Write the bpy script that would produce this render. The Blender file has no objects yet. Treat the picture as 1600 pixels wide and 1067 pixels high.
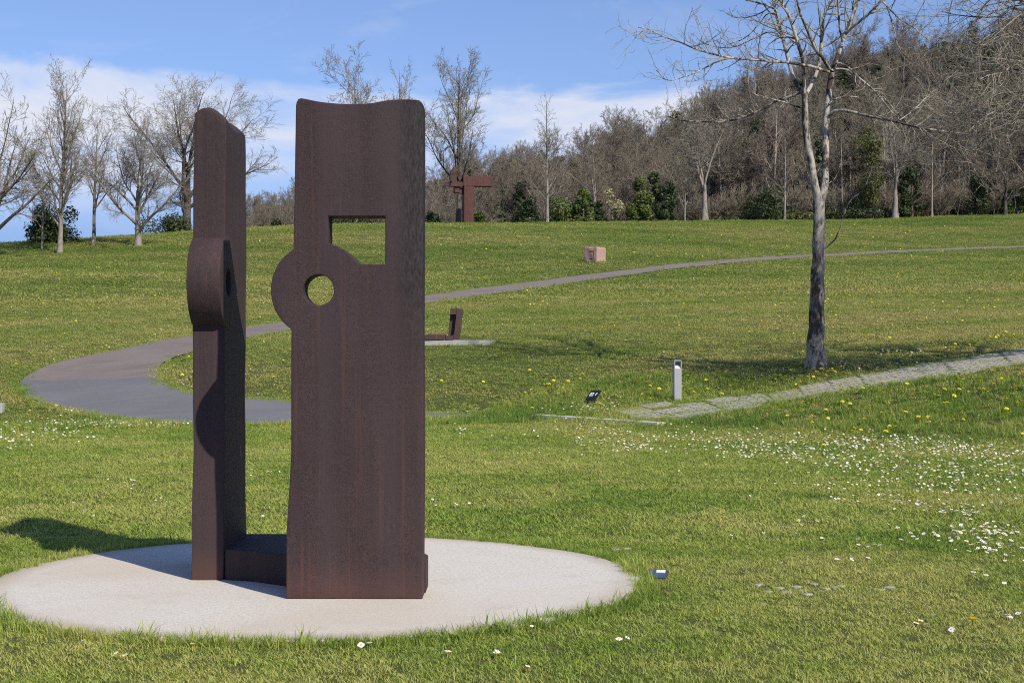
import bpy, bmesh, math, random
import numpy as np
from mathutils import Vector, Matrix

# ------------------------------------------------------------------ camera, sky, sun, exposure
SC = bpy.context.scene
COL = SC.collection
F = 2375.0            # focal length in photo pixels (1600 wide)
CH = 1.6              # eye height
HY = 533.5            # horizon row in the photo
cam = bpy.data.cameras.new('camera'); cam.sensor_width = 36.0; cam.lens = 36.0*F/1600.0
cam.clip_end = 3000; cam.clip_start = 0.05
camo = bpy.data.objects.new('camera', cam); COL.objects.link(camo)
camo.location = (0, 0, CH); camo.rotation_euler = (math.radians(90), 0, 0)
SC.camera = camo

SUN_EL = math.radians(40.8)
SUN_TO = Vector((0.63, -0.776, 0)).normalized()          # horizontal direction towards the sun
w = bpy.data.worlds.new('World'); SC.world = w; w.use_nodes = True
nt = w.node_tree; nt.nodes.clear()
def wn(t, **k):
    n = nt.nodes.new(t)
    for a, b in k.items(): setattr(n, a, b)
    return n
def wl(a, b): nt.links.new(a, b)
out = wn('ShaderNodeOutputWorld'); bg = wn('ShaderNodeBackground'); wl(bg.outputs[0], out.inputs[0])
bg.inputs[1].default_value = 0.125
sky = wn('ShaderNodeTexSky', sky_type='NISHITA', sun_disc=False, sun_elevation=SUN_EL,
         sun_rotation=math.atan2(SUN_TO.x, SUN_TO.y), altitude=300, air_density=1.0, dust_density=0.15, ozone_density=3.0)
hs = wn('ShaderNodeHueSaturation'); hs.inputs['Saturation'].default_value = 1.05; hs.inputs['Hue'].default_value = 0.511; hs.inputs['Value'].default_value = 1.14
geo = wn('ShaderNodeTexCoord')
nrm = wn('ShaderNodeVectorMath', operation='NORMALIZE'); wl(geo.outputs['Generated'], nrm.inputs[0])
# look a little higher into the clear air than the true elevation: the low sky of the place is a clean blue
lift = wn('ShaderNodeVectorMath', operation='MULTIPLY_ADD'); lift.inputs[1].default_value = (1, 1, 0.9); lift.inputs[2].default_value = (0, 0, 0.10)
wl(nrm.outputs[0], lift.inputs[0]); wl(lift.outputs[0], sky.inputs[0])
wl(sky.outputs[0], hs.inputs['Color'])
sep = wn('ShaderNodeSeparateXYZ'); wl(nrm.outputs[0], sep.inputs[0])
def wmath(op, a, b=None, clamp=False):
    n = wn('ShaderNodeMath', operation=op); n.use_clamp = clamp
    for i, v in enumerate((a, b)):
        if v is None: continue
        if isinstance(v, (int, float)): n.inputs[i].default_value = v
        else: wl(v, n.inputs[i])
    return n.outputs[0]
def wnoise(scale, detail, rough, vec, dist=0.0):
    n = wn('ShaderNodeTexNoise'); n.inputs['Scale'].default_value = scale; n.inputs['Detail'].default_value = detail
    n.inputs['Roughness'].default_value = rough; n.inputs['Distortion'].default_value = dist; wl(vec, n.inputs['Vector']); return n.outputs['Fac']
mp = wn('ShaderNodeMapping'); mp.inputs['Scale'].default_value = (1, 1, 3.2); mp.inputs['Location'].default_value = (3.1, 1.7, 0.4); wl(nrm.outputs[0], mp.inputs[0])
big = wnoise(4.2, 9, 0.56, mp.outputs[0], 0.3)
mp2 = wn('ShaderNodeMapping'); mp2.inputs['Scale'].default_value = (1, 1, 0.0); mp2.inputs['Location'].default_value = (0.35, 0.0, 0.0); wl(nrm.outputs[0], mp2.inputs[0])
roll = wnoise(2.3, 2, 0.5, mp2.outputs[0])
# height of the cloud bank's upper edge: about 9-11 degrees, rolling
topz = wmath('SUBTRACT', wmath('ADD', wmath('MULTIPLY', wmath('SUBTRACT', roll, 0.5), 0.05), 0.165), wmath('MULTIPLY', sep.outputs['X'], 0.075))
edge = wmath('ADD', wmath('SUBTRACT', topz, sep.outputs['Z']), wmath('MULTIPLY', wmath('SUBTRACT', big, 0.5), 0.085))
m1 = wmath('MULTIPLY', edge, 110.0, True)
low = wmath('MULTIPLY', wmath('SUBTRACT', wmath('ADD', sep.outputs['Z'], wmath('MULTIPLY', wmath('SUBTRACT', big, 0.5), 0.14)), 0.075), 16.0, True)
tex = wmath('ADD', wmath('MULTIPLY', wmath('SUBTRACT', big, 0.46), 4.2), 0.62, True)
mask = wmath('MULTIPLY', wmath('MULTIPLY', m1, low), tex)
mask = wmath('MULTIPLY', mask, 0.96)
wisp = wmath('MULTIPLY', wmath('MULTIPLY', wmath('SUBTRACT', wnoise(7.0, 8, 0.62, mp.outputs[0], 1.0), 0.56), 3.0, True), 0.28)
mask = wmath('MAXIMUM', mask, wisp)
mix = wn('ShaderNodeMix', data_type='RGBA'); wl(mask, mix.inputs[0]); wl(hs.outputs[0], mix.inputs[6])
mix.inputs[7].default_value = (5.4, 5.6, 6.3, 1)
# blue-grey shaded base of the far cloud bank, all round the horizon
base = wmath('MULTIPLY', wmath('MULTIPLY', wmath('SUBTRACT', wmath('ADD', wmath('MULTIPLY', wmath('SUBTRACT', big, 0.5), 0.05), 0.135), sep.outputs['Z']), 11.0, True), 0.88)
mixb = wn('ShaderNodeMix', data_type='RGBA'); wl(base, mixb.inputs[0]); wl(hs.outputs[0], mixb.inputs[6]); mixb.inputs[7].default_value = (1.65, 2.5, 4.7, 1)
wl(mixb.outputs[2], mix.inputs[6]); wl(mix.outputs[2], bg.inputs[0])

sl = bpy.data.lights.new('sun', 'SUN'); sl.energy = 4.7; sl.angle = math.radians(0.53); sl.color = (1.0, 0.925, 0.80)
so = bpy.data.objects.new('sun', sl); COL.objects.link(so)
sdir = Vector((SUN_TO.x*math.cos(SUN_EL), SUN_TO.y*math.cos(SUN_EL), math.sin(SUN_EL)))
so.rotation_euler = sdir.to_track_quat('Z', 'Y').to_euler(); so.location = (20, -25, 30)
vs = SC.view_settings; vs.view_transform = 'Standard'; vs.look = 'None'; vs.gamma = 1.0; vs.exposure = 0.2; vs.use_curve_mapping = False
SC.render.engine = 'CYCLES'
SC.cycles.max_bounces = 4; SC.cycles.diffuse_bounces = 2; SC.cycles.glossy_bounces = 2; SC.cycles.transmission_bounces = 2; SC.cycles.transparent_max_bounces = 4
SC.cycles.use_denoising = False; SC.cycles.filter_width = 1.1; SC.cycles.use_adaptive_sampling = True; SC.cycles.adaptive_threshold = 0.02
SC.cycles.caustics_reflective = False; SC.cycles.caustics_refractive = False

RNG = np.random.default_rng(11)
random.seed(5)

# ------------------------------------------------------------------ small helpers
def P(px, py, d):
    return Vector(((px-800.0)*d/F, d, CH-(py-HY)*d/F))
def tag(o, label=None, cat=None, group=None, kind=None):
    if label: o['label'] = label
    if cat: o['category'] = cat
    if group: o['group'] = group
    if kind: o['kind'] = kind
    return o
def link(name, me, mat=None, parent=None):
    o = bpy.data.objects.new(name, me); COL.objects.link(o)
    if mat is not None and me is not None and len(me.materials) == 0: me.materials.append(mat)
    if parent is not None: o.parent = parent
    return o
def empty(name, loc=(0, 0, 0), rz=0.0):
    o = bpy.data.objects.new(name, None); COL.objects.link(o); o.location = loc; o.rotation_euler = (0, 0, rz)
    o.empty_display_size = 0.2
    return o
def np_mesh(name, V, faces, smooth=True):
    """faces: list of (m,k) int arrays"""
    me = bpy.data.meshes.new(name)
    V = np.asarray(V, dtype=np.float32); me.vertices.add(len(V)); me.vertices.foreach_set('co', V.ravel())
    loops = np.concatenate([f.ravel() for f in faces]).astype(np.int32)
    tot = np.concatenate([np.full(len(f), f.shape[1]) for f in faces]).astype(np.int32)
    st = np.concatenate([[0], np.cumsum(tot)[:-1]]).astype(np.int32)
    me.loops.add(len(loops)); me.loops.foreach_set('vertex_index', loops)
    me.polygons.add(len(tot)); me.polygons.foreach_set('loop_start', st); me.polygons.foreach_set('loop_total', tot)
    me.polygons.foreach_set('use_smooth', np.full(len(tot), smooth, dtype=bool))
    me.update(calc_edges=True); return me
def bm_mesh(name, bm, smooth=False):
    bmesh.ops.recalc_face_normals(bm, faces=bm.faces[:])
    for f in bm.faces: f.smooth = smooth
    me = bpy.data.meshes.new(name); bm.to_mesh(me); bm.free(); return me
def add_box(bm, x0, x1, y0, y1, z0, z1, bev=0.0, seg=2, M=None):
    b = bmesh.new(); bmesh.ops.create_cube(b, size=1)
    for v in b.verts: v.co = Vector(((x0+x1)/2+v.co.x*(x1-x0), (y0+y1)/2+v.co.y*(y1-y0), (z0+z1)/2+v.co.z*(z1-z0)))
    if bev > 0: bmesh.ops.bevel(b, geom=b.edges[:], offset=bev, segments=seg, affect='EDGES', profile=0.5)
    if M is not None: b.transform(M)
    t = bpy.data.meshes.new('t'); b.to_mesh(t); b.free(); bm.from_mesh(t); bpy.data.meshes.remove(t)
def add_prism(bm, pts, axis, a, b_, bev=0.0):
    """extrude polygon pts; axis 'y': pts are (x,z), from y=a to y=b_; axis 'z': pts are (x,y); axis 'x': pts are (y,z)"""
    b = bmesh.new()
    def mk(p, t): return {'y': (p[0], t, p[1]), 'z': (p[0], p[1], t), 'x': (t, p[0], p[1])}[axis]
    v0 = [b.verts.new(mk(p, a)) for p in pts]; v1 = [b.verts.new(mk(p, b_)) for p in pts]
    b.faces.new(v0); b.faces.new(v1[::-1]); n = len(pts)
    for i in range(n): b.faces.new((v0[i], v0[(i+1) % n], v1[(i+1) % n], v1[i]))
    bmesh.ops.recalc_face_normals(b, faces=b.faces[:])
    if bev > 0: bmesh.ops.bevel(b, geom=b.edges[:], offset=bev, segments=2, affect='EDGES', profile=0.5, clamp_overlap=True)
    t = bpy.data.meshes.new('t'); b.to_mesh(t); b.free(); bm.from_mesh(t); bpy.data.meshes.remove(t)
def crom(pts, n):
    """Catmull-Rom resample of an (m,k) list to n points, evenly by parameter length"""
    p = np.asarray(pts, float)
    if len(p) == 2: p = np.vstack([p[0], p.mean(0), p[1]])
    q = np.vstack([2*p[0]-p[1], p, 2*p[-1]-p[-2]])
    seg = np.linalg.norm(np.diff(p[:, :3] if p.shape[1] > 3 else p, axis=0), axis=1); cum = np.concatenate([[0], np.cumsum(seg)])
    s = np.linspace(0, cum[-1], n); i = np.clip(np.searchsorted(cum, s, side='right')-1, 0, len(p)-2)
    t = ((s-cum[i])/np.maximum(seg[i], 1e-9))[:, None]
    a, b, c, d = q[i], q[i+1], q[i+2], q[i+3]
    return 0.5*((2*b)+(-a+c)*t+(2*a-5*b+4*c-d)*t**2+(-a+3*b-3*c+d)*t**3)

# ------------------------------------------------------------------ materials
class NT:
    def __init__(s, name):
        s.m = bpy.data.materials.new(name); s.m.use_nodes = True; s.t = s.m.node_tree
        s.b = s.t.nodes['Principled BSDF']; s.o = s.t.nodes['Material Output']
    def n(s, t, **k):
        x = s.t.nodes.new(t)
        for a, b in k.items(): setattr(x, a, b)
        return x
    def l(s, a, b): s.t.links.new(a, b)
    def coord(s, kind='Object', scale=(1, 1, 1)):
        c = s.n('ShaderNodeTexCoord') if kind != 'World' else s.n('ShaderNodeNewGeometry')
        m = s.n('ShaderNodeMapping'); m.inputs['Scale'].default_value = scale
        s.l(c.outputs['Position' if kind == 'World' else kind], m.inputs[0]); return m.outputs[0]
    def noise(s, vec, scale, detail=4, rough=0.55, dist=0.0):
        n = s.n('ShaderNodeTexNoise'); s.l(vec, n.inputs['Vector']); n.inputs['Scale'].default_value = scale
        n.inputs['Detail'].default_value = detail; n.inputs['Roughness'].default_value = rough; n.inputs['Distortion'].default_value = dist
        return n.outputs['Fac']
    def ramp(s, fac, stops, interp='LINEAR'):
        r = s.n('ShaderNodeValToRGB'); e = r.color_ramp.elements; r.color_ramp.interpolation = interp
        while len(e) > 2: e.remove(e[-1])
        for i, (p, c) in enumerate(stops):
            x = e[i] if i < 2 else e.new(p)
            x.position = p; x.color = (*c, 1) if len(c) == 3 else c
        s.l(fac, r.inputs[0]); return r.outputs[0]
    def mix(s, fac, a, b, mode='MIX'):
        m = s.n('ShaderNodeMix', data_type='RGBA'); m.blend_type = mode
        for i, v in ((0, fac), (6, a), (7, b)):
            if hasattr(v, 'is_linked'): s.l(v, m.inputs[i])
            elif i == 0: m.inputs[0].default_value = v
            else: m.inputs[i].default_value = (*v, 1)
        return m.outputs[2]
    def math(s, op, a, b=0.0, clamp=False):
        m = s.n('ShaderNodeMath', operation=op); m.use_clamp = clamp
        for i, v in enumerate((a, b)):
            if hasattr(v, 'is_linked'): s.l(v, m.inputs[i])
            else: m.inputs[i].default_value = v
        return m.outputs[0]
    def bump(s, h, strength=0.4, dist=0.01):
        b = s.n('ShaderNodeBump'); b.inputs['Strength'].default_value = strength; b.inputs['Distance'].default_value = dist
        s.l(h, b.inputs['Height']); s.l(b.outputs[0], s.b.inputs['Normal'])
    def set(s, col=None, rough=None, spec=None, metal=None):
        if col is not None:
            if hasattr(col, 'is_linked'): s.l(col, s.b.inputs['Base Color'])
            else: s.b.inputs['Base Color'].default_value = (*col, 1)
        if rough is not None:
            if hasattr(rough, 'is_linked'): s.l(rough, s.b.inputs['Roughness'])
            else: s.b.inputs['Roughness'].default_value = rough
        if spec is not None: s.b.inputs['Specular IOR Level'].default_value = spec
        if metal is not None: s.b.inputs['Metallic'].default_value = metal
        return s.m

def mat_plain(name, col, rough=0.7, spec=0.3, metal=0.0, var=0.12, scale=8.0):
    q = NT(name); v = q.coord('Object'); n = q.noise(v, scale, 5)
    c = q.mix(n, tuple(x*(1-var) for x in col), tuple(min(1, x*(1+var)) for x in col))
    return q.set(c, rough, spec, metal)

def mat_corten(name, dark, mid, red, grain=1.0):
    q = NT(name)
    vs_ = q.coord('Object', (7, 7, 0.35)); vg = q.coord('Object')
    streak = q.noise(vs_, 2.2, 6, 0.6)
    fine = q.noise(q.coord('Object', (60, 60, 5)), 1.5, 4, 0.6)
    blot = q.noise(vg, 2.4, 5, 0.6, 0.4)
    grn = q.noise(vg, 150*grain, 3, 0.7)
    c = q.ramp(streak, [(0.2, tuple((x+y)/2 for x, y in zip(dark, mid))), (0.5, mid), (0.8, red)])
    c = q.mix(q.math('MULTIPLY', fine, 0.55), c, dark)
    c = q.mix(q.ramp(blot, [(0.45, (0, 0, 0)), (0.75, (0.5, 0.5, 0.5))]), c, red)
    c = q.mix(q.ramp(grn, [(0.36, (0.9,)*3), (0.55, (0, 0, 0))]), c, tuple(x*0.6 for x in dark))
    c = q.mix(q.ramp(grn, [(0.58, (0, 0, 0)), (0.72, (0.5,)*3)]), c, tuple(x*1.9 for x in mid))
    scr = q.noise(q.coord('Object', (1.2, 1.2, 40)), 1.3, 4, 0.7)
    c = q.mix(q.ramp(scr, [(0.6, (0, 0, 0)), (0.75, (0.25,)*3)]), c, tuple(x*1.3 for x in mid))
    run = q.noise(q.coord('Object', (26, 26, 0.45)), 1.0, 4, 0.6)
    c = q.mix(q.ramp(run, [(0.56, (0, 0, 0)), (0.70, (0.6,)*3)]), c, tuple(x*y for x, y in zip(red, (1.25, 1.05, 0.9))))
    c = q.mix(q.ramp(run, [(0.28, (0.55,)*3), (0.42, (0, 0, 0))]), c, tuple(x*0.75 for x in dark))
    band = q.noise(q.coord('Object', (6, 6, 0.12)), 1.0, 2, 0.5)
    c = q.mix(q.ramp(band, [(0.42, (0, 0, 0)), (0.64, (0.4,)*3)]), c, (mid[0]*0.95, mid[1]*1.02, mid[2]*1.12))
    at = q.n('ShaderNodeAttribute', attribute_name='patina')
    pit = q.noise(q.coord('Object', (50, 50, 14)), 1.6, 5, 0.75)
    g = q.ramp(pit, [(0.40, tuple(x*0.35 for x in dark)), (0.66, (mid[0]*0.72, mid[0]*0.68, mid[0]*0.74))])
    c = q.mix(q.math('MULTIPLY', at.outputs['Fac'], 0.85), c, g)
    rs = q.n('ShaderNodeAttribute', attribute_name='rustfoot')
    c = q.mix(q.math('MULTIPLY', rs.outputs['Fac'], q.math('MULTIPLY', blot, 1.3)), c, tuple(x*y for x, y in zip(red, (1.5, 1.25, 1.0))))
    h = q.math('ADD', q.math('MULTIPLY', grn, 0.5), q.math('ADD', q.math('MULTIPLY', q.noise(vg, 34, 6, 0.65), 1.0), q.math('MULTIPLY', pit, 0.8)))
    q.bump(h, 0.38, 0.005)
    q.set(c, q.ramp(grn, [(0.3, (0.62,)*3), (0.7, (0.8,)*3)]), 0.17)
    return q.m

M = {}
M['steel'] = mat_corten('weathering_steel', (0.036, 0.0255, 0.0265), (0.062, 0.041, 0.042), (0.078, 0.045, 0.041))
M['steel_far'] = mat_corten('red_weathering_steel', (0.07, 0.032, 0.029), (0.105, 0.047, 0.04), (0.145, 0.062, 0.05), 0.1)
M['steel_block'] = mat_corten('brown_weathering_steel', (0.055, 0.036, 0.032), (0.09, 0.058, 0.05), (0.12, 0.065, 0.055), 0.3)

q = NT('exposed_aggregate_concrete'); v = q.coord('Object')
sp = q.noise(v, 95, 3, 0.8); bl = q.noise(v, 1.1, 5, 0.6); st = q.noise(v, 0.5, 3, 0.5, 0.8)
sp2 = q.noise(v, 38, 4, 0.8); c = q.ramp(q.math('ADD', q.math('MULTIPLY', sp, 0.5), q.math('MULTIPLY', sp2, 0.5)), [(0.32, (0.28, 0.255, 0.215)), (0.5, (0.56, 0.53, 0.47)), (0.66, (0.77, 0.74, 0.67))])
c = q.mix(q.ramp(bl, [(0.35, (0, 0, 0)), (0.75, (0.45, 0.45, 0.45))]), c, (0.56, 0.53, 0.48))
c = q.mix(q.ramp(st, [(0.42, (0, 0, 0)), (0.66, (0.6, 0.6, 0.6))]), c, (0.50, 0.425, 0.335))
st2 = q.noise(v, 3.2, 6, 0.65, 0.5); c = q.mix(q.ramp(st2, [(0.56, (0, 0, 0)), (0.72, (0.45, 0.45, 0.45))]), c, (0.42, 0.38, 0.32))
at = q.n('ShaderNodeAttribute', attribute_name='rim')
c = q.mix(q.math('MULTIPLY', at.outputs['Fac'], q.math('MULTIPLY', bl, 1.1)), c, (0.34, 0.28, 0.2))
q.bump(sp, 0.35, 0.006); M['concrete_pad'] = q.set(c, 0.9, 0.2)

q = NT('grey_asphalt'); v = q.coord('World'); sp = q.noise(v, 60, 3, 0.8); bl = q.noise(v, 0.5, 5, 0.6)
tr = q.noise(q.coord('World', (0.15, 2.0, 1)), 1.2, 3)
c = q.ramp(sp, [(0.3, (0.085, 0.086, 0.09)), (0.7, (0.19, 0.19, 0.195))])
c = q.mix(q.ramp(bl, [(0.4, (0, 0, 0)), (0.7, (0.5, 0.5, 0.5))]), c, (0.19, 0.19, 0.195))
c = q.mix(q.math('MULTIPLY', tr, 0.5), c, (0.125, 0.126, 0.13)); c = q.mix(q.ramp(q.noise(q.coord('World', (0.5, 3.0, 1)), 0.9, 6, 0.7, 1.0), [(0.52, (0, 0, 0)), (0.68, (0.55,)*3)]), c, (0.21, 0.20, 0.185)); q.bump(sp, 0.3, 0.005); M['asphalt'] = q.set(c, 0.88, 0.25)
q = NT('worn_pinkish_asphalt'); v = q.coord('World'); sp = q.noise(v, 45, 3, 0.8); bl = q.noise(v, 0.6, 5, 0.6)
c = q.ramp(sp, [(0.3, (0.125, 0.102, 0.092)), (0.7, (0.25, 0.205, 0.185))])
c = q.mix(q.ramp(bl, [(0.4, (0, 0, 0)), (0.7, (0.6, 0.6, 0.6))]), c, (0.21, 0.19, 0.17)); c = q.mix(q.ramp(q.noise(q.coord('World', (0.5, 2.4, 1)), 0.8, 6, 0.7, 1.0), [(0.5, (0, 0, 0)), (0.66, (0.6,)*3)]), c, (0.125, 0.105, 0.095)); q.bump(sp, 0.3, 0.005); M['asphalt_old'] = q.set(c, 0.9, 0.2)

# ground under the grass: soil, thatch and short growth; leaf litter in the wood
q = NT('turf_ground'); v = q.coord('World')
n1 = q.noise(v, 0.16, 6, 0.6, 0.6); n2 = q.noise(q.coord('World', (0.35, 1.1, 1)), 0.55, 6, 0.65); n3 = q.noise(v, 18, 4, 0.75); n4 = q.noise(v, 3.0, 5, 0.65)
c = q.ramp(n1, [(0.32, (0.08, 0.12, 0.027)), (0.5, (0.115, 0.142, 0.036)), (0.68, (0.155, 0.155, 0.048))])
c = q.mix(q.ramp(n2, [(0.48, (0, 0, 0)), (0.72, (0.55, 0.55, 0.55))]), c, (0.125, 0.108, 0.045))
c = q.mix(q.ramp(n4, [(0.35, (0.5, 0.5, 0.5)), (0.6, (0, 0, 0))]), c, (0.047, 0.075, 0.017))
c = q.mix(q.ramp(n3, [(0.3, (0.4, 0.4, 0.4)), (0.6, (0, 0, 0))]), c, (0.05, 0.07, 0.02))
near = q.n('ShaderNodeAttribute', attribute_name='soil'); c = q.mix(q.math('MULTIPLY', near.outputs['Fac'], 0.6), c, (0.10, 0.105, 0.036))
wd = q.n('ShaderNodeAttribute', attribute_name='wood')
lit = q.ramp(q.noise(v, 0.8, 6, 0.7), [(0.35, (0.035, 0.03, 0.02)), (0.65, (0.085, 0.065, 0.045))])
c = q.mix(wd.outputs['Fac'], c, lit)
q.bump(q.math('ADD', n3, n4), 0.8, 0.08); M['ground'] = q.set(c, 0.95, 0.12)

def mat_grass(name, dry, green, dark, transl=0.35):
    q = NT(name)
    at = q.n('ShaderNodeAttribute', attribute_name='tint'); at.attribute_type = 'INSTANCER'
    oi = q.n('ShaderNodeObjectInfo')
    bl = q.n('ShaderNodeAttribute', attribute_name='blade')
    f = q.math('ADD', at.outputs['Fac'], q.math('MULTIPLY', q.math('SUBTRACT', oi.outputs['Random'], 0.5), 0.30))
    f = q.math('ADD', f, q.math('MULTIPLY', q.math('SUBTRACT', bl.outputs['Fac'], 0.5), 0.50), True)
    c = q.ramp(f, [(0.0, dark), (0.5, green), (1.0, dry)])
    d = q.n('ShaderNodeBsdfTranslucent'); q.l(c, d.inputs[0])
    q.set(c, 0.6, 0.25)
    mx = q.n('ShaderNodeMixShader'); mx.inputs[0].default_value = transl
    q.l(q.b.outputs[0], mx.inputs[1]); q.l(d.outputs[0], mx.inputs[2]); q.l(mx.outputs[0], q.o.inputs[0])
    return q.m
M['lawn'] = mat_grass('mown_grass_blades', (0.49, 0.47, 0.14), (0.285, 0.375, 0.06), (0.095, 0.20, 0.03))
M['meadow'] = mat_grass('meadow_grass_blades', (0.46, 0.405, 0.14), (0.27, 0.335, 0.066), (0.12, 0.205, 0.036))

def mat_bark(name, light, dark, scale=1.0, blotch=0.5):
    q = NT(name); v = q.coord('World', (1, 1, 0.45)); n = q.noise(v, 9*scale, 6, 0.7, 0.3); n2 = q.noise(v, 2.2*scale, 4, 0.6)
    c = q.ramp(n, [(0.34, dark), (0.50, light)])
    c = q.mix(q.ramp(n2, [(0.51, (0, 0, 0)), (0.58, (blotch,)*3)]), c, dark)
    q.bump(n, 0.7, 0.02); return q.set(c, 0.9, 0.15)
q = NT('blotched_grey_bark'); v = q.coord('World', (1, 1, 0.45)); n = q.noise(v, 11, 6, 0.72, 0.3); n2 = q.noise(v, 2.4, 5, 0.65, 0.4)
sx_ = q.n('ShaderNodeSeparateXYZ'); q.l(q.n('ShaderNodeNewGeometry').outputs['Position'], sx_.inputs[0])
hgt = q.math('ADD', q.math('MULTIPLY', q.math('SUBTRACT', sx_.outputs['Z'], 3.2), 0.45), q.math('MULTIPLY', q.math('SUBTRACT', n2, 0.5), 0.9), True)
low_ = q.ramp(n, [(0.34, (0.085, 0.068, 0.055)), (0.56, (0.32, 0.275, 0.235))]); up_ = q.ramp(n, [(0.36, (0.07, 0.058, 0.048)), (0.54, (0.44, 0.40, 0.355))])
c = q.mix(hgt, low_, up_); c = q.mix(q.ramp(q.noise(v, 3.0, 5, 0.7, 0.6), [(0.48, (0, 0, 0)), (0.54, (0.92, 0.92, 0.92))]), c, (0.04, 0.033, 0.027))
q.bump(n, 0.8, 0.02); M['bark_hero'] = q.set(c, 0.9, 0.15); M['bark_trunk'] = M['bark_hero']
M['twig_hero'] = mat_bark('pale_twig_bark', (0.36, 0.325, 0.25), (0.10, 0.083, 0.06), 1.0, 0.6)
M['bark_pale'] = mat_bark('pale_grey_bark', (0.27, 0.24, 0.205), (0.10, 0.085, 0.07), 0.5, 0.5)
M['twig_pale'] = mat_bark('pale_grey_twigs', (0.27, 0.24, 0.195), (0.13, 0.112, 0.09), 0.3, 0.4)
M['bark_dark'] = mat_bark('dark_bark', (0.12, 0.10, 0.085), (0.03, 0.026, 0.022), 0.5, 0.4)
M['bark_wood'] = mat_bark('woodland_bark', (0.34, 0.30, 0.25), (0.12, 0.10, 0.082), 0.3, 0.4)
def mat_twigs(name, a, b, c_):
    q = NT(name); oi = q.n('ShaderNodeObjectInfo'); n = q.noise(q.coord('World'), 0.25, 3)
    f = q.math('ADD', q.math('MULTIPLY', oi.outputs['Random'], 0.6), q.math('MULTIPLY', n, 0.4))
    return q.set(q.ramp(f, [(0.2, a), (0.5, b), (0.8, c_)]), 0.9, 0.1)
M['twig_wood'] = mat_twigs('woodland_twigs', (0.165, 0.138, 0.107), (0.225, 0.185, 0.145), (0.205, 0.19, 0.135))
def mat_leaf(name, a, b, c_, rough=0.5):
    q = NT(name); at = q.n('ShaderNodeAttribute', attribute_name='leaf'); oi = q.n('ShaderNodeObjectInfo')
    f = q.math('ADD', q.math('MULTIPLY', at.outputs['Fac'], 0.8), q.math('MULTIPLY', oi.outputs['Random'], 0.2))
    c = q.ramp(f, [(0.1, a), (0.5, b), (0.9, c_)]); d = q.n('ShaderNodeBsdfTranslucent'); q.l(c, d.inputs[0])
    q.set(c, rough, 0.35); mx = q.n('ShaderNodeMixShader'); mx.inputs[0].default_value = 0.2
    q.l(q.b.outputs[0], mx.inputs[1]); q.l(d.outputs[0], mx.inputs[2]); q.l(mx.outputs[0], q.o.inputs[0]); return q.m
M['leaf_dark'] = mat_leaf('dark_evergreen_leaves', (0.022, 0.036, 0.013), (0.045, 0.065, 0.022), (0.085, 0.105, 0.036))
M['leaf_mid'] = mat_leaf('laurel_green_leaves', (0.035, 0.06, 0.014), (0.085, 0.12, 0.026), (0.19, 0.22, 0.055))
M['leaf_olive'] = mat_leaf('olive_young_leaves', (0.06, 0.07, 0.02), (0.10, 0.115, 0.032), (0.15, 0.155, 0.05))
M['leaf_blossom'] = mat_leaf('cream_blossom', (0.22, 0.2, 0.09), (0.38, 0.36, 0.18), (0.55, 0.52, 0.33))
M['alu'] = mat_plain('grey_aluminium', (0.33, 0.335, 0.35), 0.5, 0.5, 0.0, 0.08, 5)
M['alu_dark'] = mat_plain('shadow_grey_metal', (0.05, 0.05, 0.055), 0.6, 0.3)
M['alu_white'] = mat_plain('white_reflector', (0.7, 0.7, 0.7), 0.4, 0.4)
M['black'] = mat_plain('black_enamel_plate', (0.012, 0.013, 0.018), 0.35, 0.5)
M['white_print'] = mat_plain('white_print', (0.8, 0.8, 0.8), 0.6, 0.3, 0, 0.03)
M['glass_dark'] = mat_plain('dark_blue_glass', (0.03, 0.033, 0.045), 0.2, 0.5)
M['concrete'] = mat_plain('pale_concrete', (0.50, 0.47, 0.42), 0.9, 0.2, 0, 0.22, 12)
M['concrete_grey'] = mat_plain('grey_concrete', (0.36, 0.35, 0.33), 0.9, 0.2, 0, 0.2, 5)
M['paver'] = mat_plain('weathered_paver_concrete', (0.33, 0.31, 0.265), 0.95, 0.15, 0, 0.35, 9)
q = NT('pink_granite'); v = q.coord('Object'); n = q.noise(v, 14, 6, 0.75); n2 = q.noise(v, 1.6, 4)
c = q.ramp(n, [(0.3, (0.29, 0.165, 0.135)), (0.7, (0.47, 0.30, 0.25))]); c = q.mix(q.math('MULTIPLY', n2, 0.4), c, (0.40, 0.29, 0.25))
q.bump(n, 0.6, 0.02); M['granite'] = q.set(c, 0.85, 0.25)
M['petal'] = mat_plain('daisy_petals', (0.80, 0.79, 0.76), 0.7, 0.2, 0, 0.04)
M['daisy_eye'] = mat_plain('daisy_eye', (0.70, 0.45, 0.04), 0.8, 0.2)
M['dandelion'] = mat_plain('dandelion_yellow', (0.86, 0.74, 0.045), 0.8, 0.2, 0, 0.1)
M['stem'] = mat_plain('flower_stem', (0.10, 0.15, 0.04), 0.8, 0.2)

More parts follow.
